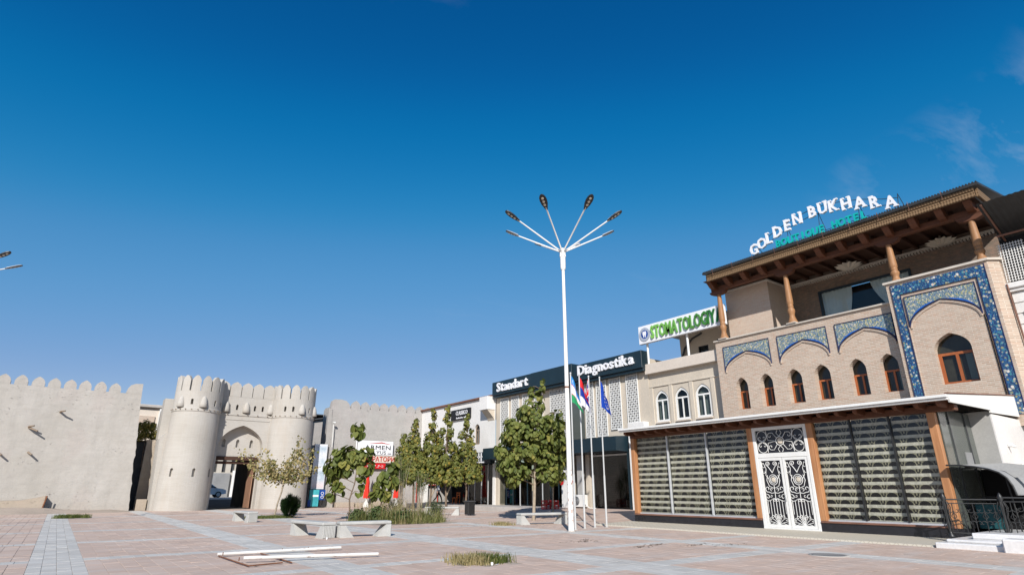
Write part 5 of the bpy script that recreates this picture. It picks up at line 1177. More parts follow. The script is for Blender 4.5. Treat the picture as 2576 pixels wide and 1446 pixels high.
for i, (y, z, lb) in enumerate(((29.95, 1.85, 'round red plate hanging left of the lamp, before the clinic'), (29.05, 1.88, 'round red plate hanging right of the lamp, before the clinic'))):
    q = MB(); q.tube([(26.4, y, z), (26.34, y, z)], .17, 16); q.tube([(26.4, y, z), (26.4, y, z+.9)], .008, 4); tag(q.build('red_plate', M['red_plastic'], None, Vector((26.4, y, z))), lb, 'sign', 'red plates')
# ---- white tube frame lying on the paving
fr = thing('tube_frame', (4.4, 14, 0), 'white steel tube frame with rusty cross bars lying on the paving', 'frame')
for (a, b_) in (((3.12, 15.05, .06), (5.9, 14.98, .06)), ((3.3, 13.5, .1), (6.0, 13.02, .06))):
    q = MB(); q.tube([a, b_], .034, 10); q.build('long_tube', M['scuffed'], fr)
for (a, b_) in (((3.14, 15.1, .03), (3.22, 12.75, .03)), ((4.02, 15.0, .03), (4.05, 12.8, .03)), ((3.22, 12.75, .03), (3.9, 12.9, .03))):
    q = MB(); q.tube([a, b_], .013, 8); q.build('cross_bar', M['rust_frame'], fr)
for (x, y) in ((3.2, 14.9), (3.24, 13.6), (4.5, 15.01), (5.1, 15.0)):
    q = MB(); q.tube([(x, y, .04), (x, y, .11)], .01, 6); q.build('peg', M['rust_frame'], fr)
# ---- manhole
mh = thing('manhole_cover', (14.33, 7.2, 0), 'round iron manhole cover set in the paving before the hotel', 'manhole cover')
q = MB(); q.lathe([(.36, -.01), (.36, .012), (.32, .014), (.31, .009), (.02, .011)], 14.33, 7.2, 28); q.build('cover', M['concrete_dark'], mh)
q = MB(); q.lathe([(.42, -.01), (.42, .009), (.365, .01)], 14.33, 7.2, 28, cap=False); q.build('ring', M['kerb'], mh)
# ---- posters and signs near the gate
pb = thing('poster_board', (17.6, 51.1, 0), 'tall white poster board between the gate tower and the grey wall', 'poster')
q = MB(); q.bbox(17.0, 18.1, 51.0, 51.08, 1.45, 5.1, .01); q.build('panel', M['letter_white'], pb)
t = NT('poster_print'); x, y, z = t.xyz(); bl = t.noise(1.3, detail=6); c = t.mix(t.ramp(bl, [(.42, 0.), (.62, 1.)]), (.66, .68, .72), (.42, .50, .56)); sc_ = t.noise(5, detail=5); c = t.mix(t.ramp(sc_, [(.62, 0.), (.67, 1.)]), c, (.12, .15, .17)); c = t.mix(t.ramp(t.math('MULTIPLY', z, .2), [(.34, 1.), (.44, 0.)]), c, (.68, .58, .58)); M['poster_print'] = t.done(t.bsdf(c, .5, .3))
q = MB(); q.box(17.06, 18.04, 50.99, 51.0, 1.55, 5.0); q.build('print', M['poster_print'], pb)
for x in (16.98, 18.12): q = MB(); q.tube([(x, 51.05, 0), (x, 51.05, 5.1)], .03, 6); q.build('post', M['dark_grey'], pb)
ib = thing('info_stand', (17.5, 50.6, 0), 'blue and teal information stand below the white poster board', 'sign')
q = MB(); q.bbox(16.8, 17.6, 50.5, 50.6, .1, 1.4, .01); q.build('teal_panel', M['teal_print'], ib)
q = MB(); q.bbox(17.62, 18.12, 50.5, 50.6, .6, 1.4, .01); q.bbox(16.7, 16.95, 50.46, 50.498, .1, .6, .01); q.build('blue_panel', M['blue_print'], ib)
for z in (.82, 1.12):
    q = MB(); q.tube([(17.87+.11*math.cos(k*P2/8), 50.49, z+.1*math.sin(k*P2/8)) for k in range(17)], .02, 4); q.build('lettering', M['letter_white'], ib)
q = MB(); q.tube([(17.97, 50.49, .93), (17.78, 50.49, .93), (17.97, 50.49, 1.02), (17.78, 50.49, 1.02)], .018, 4); q.build('lettering', M['letter_white'], ib)
q = MB(); q.box(17.05, 17.55, 50.49, 50.499, .85, 1.0); q.build('white_line', M['letter_white'], ib)
q = MB(); q.bbox(16.75, 18.15, 50.47, 50.7, 0, .1, .01); q.build('base', M['black_metal'], ib)
ar = thing('company_board', (22.4, 50.9, 4.3), 'white board with two lines of black lettering on the grey wall', 'sign')
q = MB(); q.bbox(20.6, 24.15, 50.8, 50.95, 4.35, 5.58, .01); q.build('board', M['letter_white'], ar)
q = MB(); q.prism([(21.6, 5.3), (23.0, 5.5), (24.0, 5.3), (23.0, 5.4)], 'y', 50.785, 50.799); q.build('roof_mark', M['letter_red'], ar)
q = MB(); put_text(q, 'ARMEN', .52, .02, '-y', (22.68, 50.78, 4.84), 0, 1.42, spacing=1.06); q.build('name_lettering', M['letter_black'], ar)
q = MB(); put_text(q, 'PLYUS', .42, .02, '-y', (22.72, 50.78, 4.44), 0, 1.25, spacing=1.08); q.build('second_lettering', M['letter_black'], ar)
q = MB()
for i in range(3): q.box(23.65+.13*i, 23.73+.13*i, 50.775, 50.79, 4.46, 4.55)
tag(q.build('small_lettering', M['letter_black'], ar), kind='stuff')
lb_ = thing('laboratory_sign', (22.6, 50.9, 3.7), 'red Cyrillic lettering under the white company board on the grey wall', 'sign')
q = MB(); q.bbox(20.6, 24.8, 50.86, 50.95, 3.7, 4.3, .01); q.build('backing', M['cream_light'], lb_)
q = MB(); put_text(q, '\u041b\u0410\u0411\u041e\u0420\u0410\u0422\u041e\u0420\u0418\u042f', .56, .03, '-y', (22.7, 50.84, 3.82), .01, .98); q.build('lettering', M['letter_red'], lb_)
rb = thing('red_board', (22.1, 50.9, 3.2), 'small red notice board with white script under the laboratory lettering', 'sign')
q = MB(); q.bbox(20.7, 23.55, 50.84, 50.94, 3.18, 3.66, .01); q.build('panel', M['red_plastic'], rb)
q = MB()
for i in range(7): q.tube([(21.0+.36*i+.15*math.sin(k), 50.825, 3.4+.1*math.cos(1.3*k+i)) for k in range(5)], .02, 4)
tag(q.build('script', M['letter_white'], rb), kind='stuff')
def parasol(x, y, lab):
    U = thing('folded_parasol', (x, y, 0), lab, 'parasol', 'folded red parasols')
    q = MB(); q.tube([(x, y, .1), (x, y, 3.2)], .025, 8); q.build('pole', M['aluminium'], U)
    q = MB(); n = 16; prof = [(3.1, .03), (2.85, .1), (2.5, .12), (2.3, .1), (2.0, .16), (1.6, .15), (1.2, .21), (.9, .25), (.72, .22)]
    vs = [(x+r*(1+.28*math.cos(j*P2*.75*2))*math.cos(2*P2*j/n), y+r*(1+.28*math.cos(j*P2*.75*2))*math.sin(2*P2*j/n), z+.04*math.sin(j*2.1)*(z < 1)) for z, r in prof for j in range(n)]
    q.add(vs, [(i*n+j, i*n+(j+1) % n, (i+1)*n+(j+1) % n, (i+1)*n+j) for i in range(len(prof)-1) for j in range(n)]); q.build('canopy', M['red_cloth'], U)
    q = MB(); q.lathe([(.26, 0), (.26, .1), (.2, .3), (.06, .5), (.05, .7)], x, y, 14); q.build('base', M['white_paint'], U)
parasol(24.2, 49.6, 'folded red parasol by the grey wall, just left of the tree group'); parasol(21.5, 49.8, 'folded red parasol half hidden behind the broad-leaved young tree')
fn = thing('railing_banner', (27.9, 50.8, 1.8), 'white banner with thin red letters and red frame behind the tree trunks', 'banner')
q = MB(); q.box(26.75, 29.05, 50.75, 50.78, 1.85, 2.42); q.build('sheet', M['letter_white'], fn)
for z in (1.83, 2.44): q = MB(); q.box(26.7, 29.1, 50.72, 50.8, z-.03, z+.03); q.build('frame_bar', M['red_paint'], fn)
q = MB()
for i in range(15): q.box(26.85+.145*i, 26.9+.145*i, 50.735, 50.748, 1.95, 2.3)
tag(q.build('lettering', M['letter_red'], fn), kind='stuff')
for x in (26.75, 29.0): q = MB(); q.tube([(x, 50.7, 0), (x, 50.7, 3.4)], .04, 6); q.build('post', M['red_paint'], fn)
pl = thing('wooden_pole', (18.9, 50.6, 0), 'short brown timber post leaning against the grey wall corner', 'post')
q = MB(); q.tube([(18.75, 50.5, .3), (19.0, 50.95, 3.0)], .11, 8); q.build('timber', M['wood_pole'], pl)
q = MB(); q.tube([(18.95, 50.98, 2.6), (18.97, 50.98, 2.68)], .125, 8); q.build('strap', M['rust_frame'], pl)
wl = thing('wall_floodlight', (18.4, 50.9, 6.5), 'thin white bracket lamp on the corner of the grey wall', 'lamp')
q = MB(); q.tube([(18.45, 50.95, 4.9), (18.4, 50.95, 6.9)], .035, 6); q.build('stem', M['white_paint'], wl)
q = MB(); q.bbox(18.3, 18.5, 50.7, 50.95, 6.9, 7.02, .02); q.build('lamp_head', M['white_paint'], wl)
# ---- chair and table in the shop porch
ch = thing('orange_chair', (26.9, 43.9, .3), 'orange wooden chair in the dark porch of the white shop', 'chair')
for (dx, dy) in ((0, 0), (.42, 0), (0, .45), (.42, .45)):
    q = MB(); q.box(26.7+dx, 26.75+dx, 43.7+dy, 43.75+dy, .3, .78 if dx == 0 else 1.2); q.build('leg', M['orange_paint'], ch)
q = MB(); q.bbox(26.7, 27.17, 43.7, 44.2, .74, .79, .01); q.build('seat', M['orange_paint'], ch)
for z in (.95, 1.12): q = MB(); q.box(27.125, 27.15, 43.75, 44.15, z, z+.06); q.build('back_slat', M['orange_paint'], ch)
# ---- parked car seen through the gate, on the higher street beyond
q = MB(); q.add([(6, 58.3, -.02), (18, 58.3, -.02), (18, 63, .55), (6, 63, .55), (30, 63, .55), (30, 79.9, .6), (-10, 79.9, .6), (-10, 63, .55)], [(7, 4, 5, 6)]); tag(q.build('back_street', M['kerb']), kind='structure')
q = MB(); q.add([(6, 58.3, -.02), (18, 58.3, -.02), (18, 63, .55), (6, 63, .55)], [(0, 1, 2, 3)]); tag(q.build('back_street_ramp', M['shade_floor']), kind='structure')  # gate's shadow put into the ramp colour
car = thing('parked_car', (12.3, 73.5, .6), 'white hatchback parked beyond the gate passage', 'car')
cx0, cy0, cz0 = 13.0, 73.5, .6     # nose towards +X
prof = [(-2.0, .35), (-2.02, .75), (-1.85, .95), (-1.55, 1.0), (-1.0, 1.42), (-.2, 1.47), (.45, 1.38), (1.0, .98), (1.75, .86), (1.98, .7), (2.0, .4), (1.62, .32), (-1.6, .3)]
q = MB()
hw = [.80, .82, .80, .80, .62, .60, .62, .78, .76, .72, .74, .78, .80]
vs = [(cx0+a, cy0-w_, cz0+b_) for (a, b_), w_ in zip(prof, hw)] + [(cx0+a, cy0+w_, cz0+b_) for (a, b_), w_ in zip(prof, hw)]; n = len(prof)
q.add(vs, [(i, (i+1) % n, n+(i+1) % n, n+i) for i in range(n)] + [list(range(n))[::-1], list(range(n, 2*n))], 0, False); q.build('body', M['car_white'], car)
for a0, a1, b0, b1 in ((-1.45, -.85, -.8, .5),):
    for s_ in (-1, 1):
        q = MB(); q.add([(cx0-1.35, cy0+s_*.79, cz0+1.02), (cx0+.85, cy0+s_*.785, cz0+1.02), (cx0+.42, cy0+s_*.66, cz0+1.33), (cx0-.98, cy0+s_*.66, cz0+1.36)], [(0, 1, 2, 3)]); q.build('side_window', M['black_granite'], car)
q = MB(); q.add([(cx0+.5, cy0-.6, cz0+1.36), (cx0+.5, cy0+.6, cz0+1.36), (cx0+1.0, cy0+.74, cz0+1.0), (cx0+1.0, cy0-.74, cz0+1.0)], [(0, 1, 2, 3)]); q.build('windscreen', M['black_granite'], car)
for sx in (-1.25, 1.22):
    for s_ in (-1, 1):
        q = MB(); q.tube([(cx0+sx, cy0+s_*.66, cz0+.31), (cx0+sx, cy0+s_*.83, cz0+.31)], .31, 18); wh = q.build('wheel', M['tyre'], car)
        q = MB(); q.tube([(cx0+sx, cy0+s_*.835, cz0+.31), (cx0+sx, cy0+s_*.845, cz0+.31)], .2, 12); q.build('rim', M['aluminium'], wh)
for s_ in (-1, 1): q = MB(); q.bbox(cx0+1.82, cx0+1.99, cy0+s_*.55-.15, cy0+s_*.55+.15, cz0+.66, cz0+.78, .03); q.build('headlight', M['aluminium'], car)
q = MB(); q.bbox(cx0+.72, cx0+.9, cy0-.97, cy0-.8, cz0+.98, cz0+1.1, .03); q.build('mirror', M['black_metal'], car)
# ---- litter
for (x, y, lb) in ((6.75, 18.3, 'crushed white paper cup lying by the end of the joined benches'), (7.15, 10.25, 'scrap of white litter at the edge of the near weed patch')):
    q = MB(); q.lathe([(.02, .0), (.03, .03), (.022, .055), (.012, .06)], x, y, 7); q.add([(x+.05, y-.05, .004), (x+.16, y-.02, .02), (x+.13, y+.06, .006)], [(0, 1, 2)]); tag(q.build('paper_cup', M['litter'], None, Vector((x, y, 0))), lb, 'litter', 'litter')
# ---- walking person on the terrace
def person(x, y, z, face, lab):
    P_ = thing('person', (x, y, z), lab, 'person'); P_.rotation_euler = (0, 0, face)
    # +X is forward; joints of a mid-stride pose
    V = dict(pel=(0, 0, .93), sp=(.01, 0, 1.12), ch=(.03, 0, 1.32), nk=(.05, 0, 1.48), hd=(.07, 0, 1.60), ht=(.08, 0, 1.72), shl=(.03, .18, 1.42), shr=(.03, -.18, 1.42), ell=(-.1, .24, 1.16), elr=(.14, -.24, 1.17), wrl=(-.02, .24, .95), wrr=(.32, -.22, 1.03), hal=(.02, .24, .86), har=(.40, -.21, 1.0), hil=(.0, .1, .88), hir=(0, -.1, .88), knl=(.24, .1, .52), knr=(-.1, -.1, .48), anl=(.36, .1, .1), anr=(-.42, -.1, .16), tol=(.56, .1, .04), tor=(-.28, -.1, .04))
    E_ = [('pel', 'sp'), ('sp', 'ch'), ('ch', 'nk'), ('nk', 'hd'), ('hd', 'ht'), ('ch', 'shl'), ('ch', 'shr'), ('shl', 'ell'), ('ell', 'wrl'), ('wrl', 'hal'), ('shr', 'elr'), ('elr', 'wrr'), ('wrr', 'har'), ('pel', 'hil'), ('pel', 'hir'), ('hil', 'knl'), ('knl', 'anl'), ('anl', 'tol'), ('hir', 'knr'), ('knr', 'anr'), ('anr', 'tor')]
    RD = dict(pel=.15, sp=.135, ch=.155, nk=.06, hd=.1, ht=.07, shl=.075, shr=.075, ell=.05, elr=.05, wrl=.035, wrr=.035, hal=.04, har=.04, hil=.1, hir=.1, knl=.062, knr=.062, anl=.042, anr=.042, tol=.035, tor=.035)
    ks = list(V); me = bpy.data.meshes.new('body'); me.from_pydata([V[k] for k in ks], [(ks.index(a), ks.index(b_)) for a, b_ in E_], [])
    o = bpy.data.objects.new('body', me); TS.collection.objects.link(o)
    sk = o.modifiers.new('s', 'SKIN'); o.modifiers.new('u', 'SUBSURF').levels = 2
    ly = me.skin_vertices[0].data
    for i, k in enumerate(ks): ly[i].radius = (RD[k],)*2
    ly[0].use_root = True
    vl = TS.view_layers[0]; vl.update(); m2 = bpy.data.meshes.new_from_object(o.evaluated_get(vl.depsgraph)); bpy.data.objects.remove(o)
    for k in ('skin', 'shirt', 'trousers', 'hair', 'litter'): m2.materials.append(M[k])
    for p in m2.polygons:
        p.use_smooth = True; c = p.center
        arm = abs(c.y) > .15 and c.z < 1.2
        if c.z > 1.5: p.material_index = 3 if (c.z > 1.62 or c.x < .03) else 0
        elif c.z < .09: p.material_index = 4
        elif arm and (c.z < 1.0 or c.x > .3): p.material_index = 0
        elif c.z > .88: p.material_index = 1
        else: p.material_index = 2
    b_ = bpy.data.objects.new('body', m2); C.objects.link(b_); b_.parent = P_
    q = MB()
    for (wx, wy, wz, dx) in ((.02, .24, .86, 0), (.40, -.21, 1.0, .02)):
        for k in range(4): q.tube([(wx-.02+.016*k, wy, wz-.02), (wx-.02+.018*k+dx, wy-.005, wz-.09+.008*abs(k-1.5)), (wx-.015+.018*k+dx, wy-.02, wz-.13+.01*abs(k-1.5))], [.011, .01, .007], 5)
        q.tube([(wx+.03, wy, wz+.01), (wx+.055, wy-.01, wz-.035), (wx+.06, wy-.015, wz-.07)], [.012, .01, .008], 5)
    o = bpy.data.objects.new('fingers', q.mesh('fingers', M['skin'])); C.objects.link(o); o.parent = P_; tag(o, kind='stuff')
    q = MB(); q.lathe([(.004, 1.77), (.06, 1.765), (.1, 1.71), (.112, 1.64), (.1, 1.56), (.085, 1.5)], .05, 0, 12); o = bpy.data.objects.new('hair', q.mesh('hair', M['hair'])); C.objects.link(o); o.parent = P_
person(26.3, 45.9, .3, R(-53), 'person in white top and dark trousers walking before the white shop')
# ================================================================ plants
rnd = random.Random(11)
HEART = [(0, 0), (.30, -.12), (.50, .18), (.40, .60), (.0, 1.0), (-.40, .60), (-.50, .18), (-.30, -.12)]   # leaf outline, stalk at origin, tip at +y
def leaf_pts(pos, nrm, size, spin):
    n = Vector(nrm).normalized(); d = Vector((0, 0, -1)) - n*n.dot(Vector((0, 0, -1)))
    if d.length < .1: d = n.orthogonal()
    d.normalize(); s_ = n.cross(d); c, k = math.cos(spin), math.sin(spin); d, s_ = d*c + s_*k, s_*c - d*k
    out = []
    for a, b in HEART: out.append(Vector(pos) + s_*a*size + d*b*size - n*(.22*abs(a)+.12*b*b)*size)
    out.append(Vector(pos) + d*.35*size + n*.06*size); return out
LF = [(i, (i+1) % 8, 8) for i in range(8)]
def grow(name, base, label, cat, trunk, clumps, leaf, n, mat, bark='bark', group=None, parts=0, inner=.5, up=.35, spires=(), branches=True):
    # trunk: list of (x,y,z,r) world points; clumps: (centre, radii) ellipsoids filled with leaves
    T = thing(name, base, label, cat, group)
    q = MB(); q.tube([p[:3] for p in trunk], [p[3] for p in trunk], 9); q.build('trunk', M[bark], T)
    tk = []
    for p0_, p1_ in zip(trunk, trunk[1:]):
        for k in range(4): tk.append(tuple(a+(b-a)*k/4 for a, b in zip(p0_, p1_)))
    trunk = tk + [trunk[-1]]
    if branches:
        q = MB(); top = Vector(trunk[-1][:3])
        for c, r_ in clumps:
            c = Vector(c); k = min(range(len(trunk)), key=lambda i: (Vector(trunk[i][:3])-c).length + (10 if trunk[i][2] > c.z-.1 and i else 0)); a = Vector(trunk[k][:3])
            m_ = (a+c)/2 + Vector((rnd.uniform(-.1, .1), rnd.uniform(-.1, .1), .12)); q.tube([a, m_, c], [max(.018, trunk[k][3]*.5), .02, .01], 5)
        tag(q.build('limbs', M['bark'], T), kind='stuff')
    cb = Vector((sum(c[0][0] for c in clumps)/len(clumps), sum(c[0][1] for c in clumps)/len(clumps), sum(c[0][2] for c in clumps)/len(clumps)))
    vol = [r_[0]*r_[1]*r_[2] if not isinstance(r_, (int, float)) else r_**3 for _, r_ in clumps]; tot = sum(v**.72 for v in vol); leaves = []
    for (c, r_), v in zip(clumps, vol):
        if isinstance(r_, (int, float)): r_ = (r_, r_, r_)
        for i in range(max(4, int(n*v**.72/tot))):
            u = Vector((rnd.gauss(0, 1), rnd.gauss(0, 1), rnd.gauss(0, 1))).normalized(); rr = rnd.random()**inner*.55 + .45
            p = Vector(c) + Vector((u.x*r_[0], u.y*r_[1], u.z*r_[2]))*rr
            o_ = Vector((p.x-base[0], p.y-base[1], 0)); o_ = o_.normalized() if o_.length > .01 else Vector((1, 0, 0))
            nn = u*.75 + o_*.45 + Vector((0, 0, up)) + Vector((rnd.uniform(-.45, .45), rnd.uniform(-.45, .45), rnd.uniform(-.3, .3)))
            leaves.append((p, nn, leaf*rnd.uniform(.65, 1.2), rnd.uniform(-.6, .6)))
    camv = Vector((0, 0, 1.4)); leaves.sort(key=lambda l: (l[0]-camv).length - l[2])
    q = MB()
    for i, (p, nn, s_, sp) in enumerate(leaves):
        if i < parts:
            o = bpy.data.objects.new('leaf', LEAFM[mat]); C.objects.link(o); o.parent = T
            w_ = leaf_pts((0, 0, 0), nn, 1, sp); d = (w_[4]-w_[0]).normalized(); sx = (w_[2]-w_[6]); sx = (sx - d*sx.dot(d)).normalized(); nz = sx.cross(d)
            o.matrix_local = Matrix.Translation(p-Vector(base)) @ Matrix((sx, d, nz)).transposed().to_4x4() @ Matrix.Scale(s_, 4)
        else: q.add(leaf_pts(p, nn, s_, sp), LF, 0, False)
    tag(q.build('crown', M[mat], T), kind='stuff'); return T
LEAFM = {}
for k in ('leaf', 'leaf_mid'):
    q = MB(); q.add([(a, b, -(.22*abs(a)+.12*b*b)) for a, b in HEART] + [(0, .35, .06)], LF); LEAFM[k] = q.mesh('leaf', M[k])
# big broad-leaved tree behind the street lamp
def column_clumps(x, y, spec, seed):
    r0 = random.Random(seed); out = []
    for z, rad, k, cr_ in spec:
        for i in range(k):
            a = 2*math.pi*(i+r0.random()*.6)/max(1, k); rr = rad*(0 if k == 1 else r0.uniform(.6, 1.0)); s_ = cr_*r0.uniform(.8, 1.15)
            out.append(((x+rr*math.cos(a), y+rr*math.sin(a), z+r0.uniform(-.18, .18)), (s_, s_, s_*1.05)))
    return out
rgt = Vector((.8, -.6, 0))
bt = []
for (l, z, r_, dz) in ((-1.55, 3.15, .42, .45), (-1.3, 2.5, .5, .4), (-.9, 1.95, .42, .36), (-.95, 2.9, .5, .45), (-1.15, 3.9, .55, .45), (-1.05, 4.6, .45, .4), (-.55, 2.35, .45, .4), (-.5, 3.4, .55, .5), (-.5, 4.3, .6, .5), (-.35, 5.0, .5, .45), (.05, 3.1, .5, .45), (.1, 4.0, .6, .5), (.1, 4.8, .55, .45), (.55, 2.3, .5, .42), (.65, 3.0, .55, .45), (.7, 3.8, .55, .5), (.75, 4.6, .5, .45), (1.15, 2.1, .45, .4), (1.35, 2.8, .48, .42), (1.35, 3.6, .5, .5), (1.4, 4.4, .42, .5), (1.45, 5.1, .24, .4), (1.75, 3.3, .36, .45), (-.15, 5.5, .36, .4), (.42, 5.4, .4, .45), (.05, 6.05, .26, .4), (.52, 6.1, .3, .42), (.55, 6.65, .2, .38), (.0, 6.5, .15, .28)):
    for dd in ((-.55, .1, .75) if r_ > .4 else (0,)):
        p_ = Vector((18.75, 23.5, z)) + rgt*(l+rnd.uniform(-.12, .12)) + Vector((.6, .8, 0))*(dd+rnd.uniform(-.15, .15)); bt.append(((p_.x, p_.y, z+rnd.uniform(-.12, .12)), (r_*.85, r_*.85, dz*.85)))
grow('broadleaf_tree', (18.75, 23.5, 0), 'large-leaved green tree behind the street lamp, tallest in front of the clinic', 'tree', [(18.78, 23.46, -.05, .085), (18.82, 23.42, 1.0, .075), (18.86, 23.4, 2.2, .065), (18.9, 23.4, 3.6, .05), (19.1, 23.2, 5.2, .03), (19.3, 23.1, 6.6, .012)], bt, .225, 3600, 'leaf', 'bark_pale', 'trees in the plaza', 300, .45)
grow('broadleaf_tree', (22.7, 26.6, .15), 'dark narrow tree half hidden behind the street lamp and flags', 'tree', [(22.7, 26.6, .1, .06), (22.72, 26.55, 2.0, .05), (22.75, 26.5, 4.5, .03), (22.78, 26.5, 5.8, .01)], column_clumps(22.75, 26.5, [(2.3, .6, 4, .4), (3.0, .7, 5, .42), (3.7, .6, 5, .42), (4.4, .45, 4, .36), (5.0, .2, 3, .3), (5.6, 0, 1, .25)], 5), .22, 750, 'leaf', 'bark_pale', 'trees in the plaza')
# young tree in the planter, big leaves in loose clumps
yt = [((11.76, 28.86, 4.45), (.28, .28, .3)), ((11.7, 28.9, 4.15), (.36, .36, .2)), ((11.0, 29.4, 3.0), (.42, .42, .4)), ((11.4, 29.1, 3.25), (.4, .4, .3)), ((12.1, 28.6, 3.1), (.42, .42, .42)), ((10.75, 29.6, 2.5), (.36, .36, .42)), ((11.3, 29.2, 2.5), (.45, .45, .4)), ((12.2, 28.5, 2.5), (.4, .4, .35)), ((10.95, 29.45, 1.95), (.34, .34, .35)), ((11.15, 29.3, 1.45), (.3, .3, .28)), ((11.75, 28.9, 2.9), (.35, .35, .35)), ((12.05, 28.65, 1.85), (.16, .16, .3)), ((10.8, 29.55, 1.15), (.2, .2, .15)), ((12.0, 28.7, 1.3), (.14, .14, .2))]
grow('young_tree', (11.67, 28.92, 0), 'slim young tree with very large leaves in the planter', 'tree', [(11.67, 28.92, -.05, .045), (11.66, 28.92, .5, .04), (11.62, 28.95, .95, .035), (11.78, 28.85, 1.7, .028), (11.82, 28.82, 2.4, .022), (11.75, 28.86, 3.4, .016), (11.76, 28.86, 4.4, .01)], yt, .36, 330, 'leaf', 'bark', 'trees in the planter', 220, .6, .3)
grow('young_tree', (12.9, 28.0, 0), 'low leafy sapling right of the slim young tree in the planter', 'tree', [(12.6, 28.2, 0, .035), (12.9, 28.0, .8, .03), (13.05, 27.9, 1.6, .02), (13.2, 27.8, 2.3, .01)], [((13.25, 27.75, 2.45), (.3, .3, .3)), ((13.0, 27.95, 2.05), (.38, .38, .35)), ((13.3, 27.7, 1.8), (.32, .32, .3)), ((12.75, 28.1, 1.6), (.32, .32, .25)), ((13.05, 27.9, 1.25), (.3, .3, .25)), ((12.55, 28.2, 1.15), (.25, .25, .18))], .34, 150, 'leaf', 'bark', 'trees in the planter', 110, .6, .3)
# far group of yellowing trees before the white shop
labs = ['shortest yellowing tree at the left of the far group', 'slender yellowing tree, second from left in the far group', 'middle yellowing tree of the far group with forked trunk', 'tallest yellowing tree of the far group below the black board', 'yellowing tree at the right end of the far group']
for i, (x, y, zt_, rd, zb) in enumerate(((21.15, 42.6, 5.6, .8, 2.1), (21.85, 42.1, 6.8, .85, 2.3), (22.95, 41.3, 7.5, 1.1, 2.1), (23.85, 40.6, 7.8, 1.15, 2.1), (25.15, 39.7, 7.1, 1.25, 2.1))):
    h_ = zt_-zb; sp = [(zb+f*h_, rd*(1.02-f)**.75*(.85 if f < .08 else 1), max(2, int(7-6*f)), .46-.27*f) for f in (.04, .12, .21, .3, .39, .48, .57, .65, .73, .8, .86, .92, .97)]
    tr = [(x+.15*(i % 2), y, -.05, .09), (x+.1, y, 1.2, .075), (x, y, zb+.2*h_, .055), (x, y, zt_-.4, .012)]
    T = grow('plaza_tree', (x, y, 0), labs[i], 'tree', tr, column_clumps(x, y, sp, 20+i), .19, 2700, 'leaf_mid', 'bark', 'far group of trees', 0, .5)
    if i in (2, 3):
        q = MB(); q.tube([(x+.12, y, .9), (x+.45, y-.25, 1.9), (x+.6, y-.4, 3.0)], [.06, .05, .03], 7); q.build('fork', M['bark_pale'], T)
# small autumn tree before the gate
T = thing('autumn_tree', (9.76, 34.5, 0), 'small spreading tree with pale autumn leaves before the gate', 'tree', None)
q = MB(); q.tube([(9.7, 34.55, -.05), (9.78, 34.48, .7), (9.9, 34.4, 1.3), (9.92, 34.38, 1.85)], [.055, .045, .042, .04], 8); q.build('trunk', M['bark_pale'], T)
tips = [(7.8, 36.0, 3.45), (8.3, 35.55, 2.75), (8.9, 35.1, 3.5), (8.6, 35.4, 2.35), (9.1, 35.0, 2.9), (8.5, 35.4, 3.2), (10.5, 34.0, 3.4), (10.5, 34.0, 4.25), (10.9, 33.6, 3.0), (11.3, 33.3, 2.6), (10.9, 33.7, 2.3), (9.4, 35.8, 3.0), (10.4, 35.2, 3.0), (9.9, 33.4, 2.8), (9.0, 34.2, 2.7), (10.7, 34.6, 3.6), (11.1, 33.5, 3.6)]
q = MB(); lv = MB()
for tp in tips:
    a = Vector((9.92, 34.38, rnd.uniform(1.6, 1.9))); b = Vector(tp); m_ = a.lerp(b, .5) + Vector((0, 0, -.12)); q.tube([a, m_, b], [.024, .015, .005], 5)
    for k in range(85):
        f = rnd.random()**.8*.82+.18; p = a.lerp(m_, f*2) if f < .5 else m_.lerp(b, f*2-1); sp = .1+.2*f if f < .8 else .16
        p = p + Vector((rnd.gauss(0, sp), rnd.gauss(0, sp), rnd.gauss(0, sp*.7)))
        lv.add(leaf_pts(p, (rnd.uniform(-1, 1), rnd.uniform(-1, 1), rnd.uniform(-.2, 1)), rnd.uniform(.08, .15), rnd.uniform(-1.5, 1.5)), LF)
tag(q.build('limbs', M['bark_pale'], T), kind='stuff'); tag(lv.build('crown', M['leaf_autumn'], T), kind='stuff')
# clipped dark bush
T = thing('round_bush', (10.08, 33.1, 0), 'dark green rounded bush beside the small autumn tree', 'bush')
q = MB(); q.tube([(10.1, 33.05, -.03), (10.08, 33.1, .45)], [.04, .03], 7); q.build('stem', M['bark'], T); lv = MB()
for i in range(6500):
    u = Vector((rnd.gauss(0, 1), rnd.gauss(0, 1), rnd.gauss(0, 1))).normalized(); rr = rnd.random()**.33; bump_ = 1+.13*math.sin(7*u.x+3*u.z)+.1*math.sin(11*u.y+4*u.z)+rnd.gauss(0, .06)
    z = .6+u.z*.5*rr*bump_; w_ = 1.0 if z > .35 else .7+.3*max(0, (z-.05)/.3); p = Vector((10.06+u.x*.45*rr*bump_*w_, 33.1+u.y*.45*rr*bump_*w_, z))
    d = (u+Vector((0, 0, .8))).normalized(); s_ = d.orthogonal().normalized()*.02; L_ = rnd.uniform(.06, .13); lv.add([p-s_, p+s_, p+d*L_], [(0, 1, 2)])
tag(lv.build('foliage', M['leaf_dark'], T), kind='stuff')
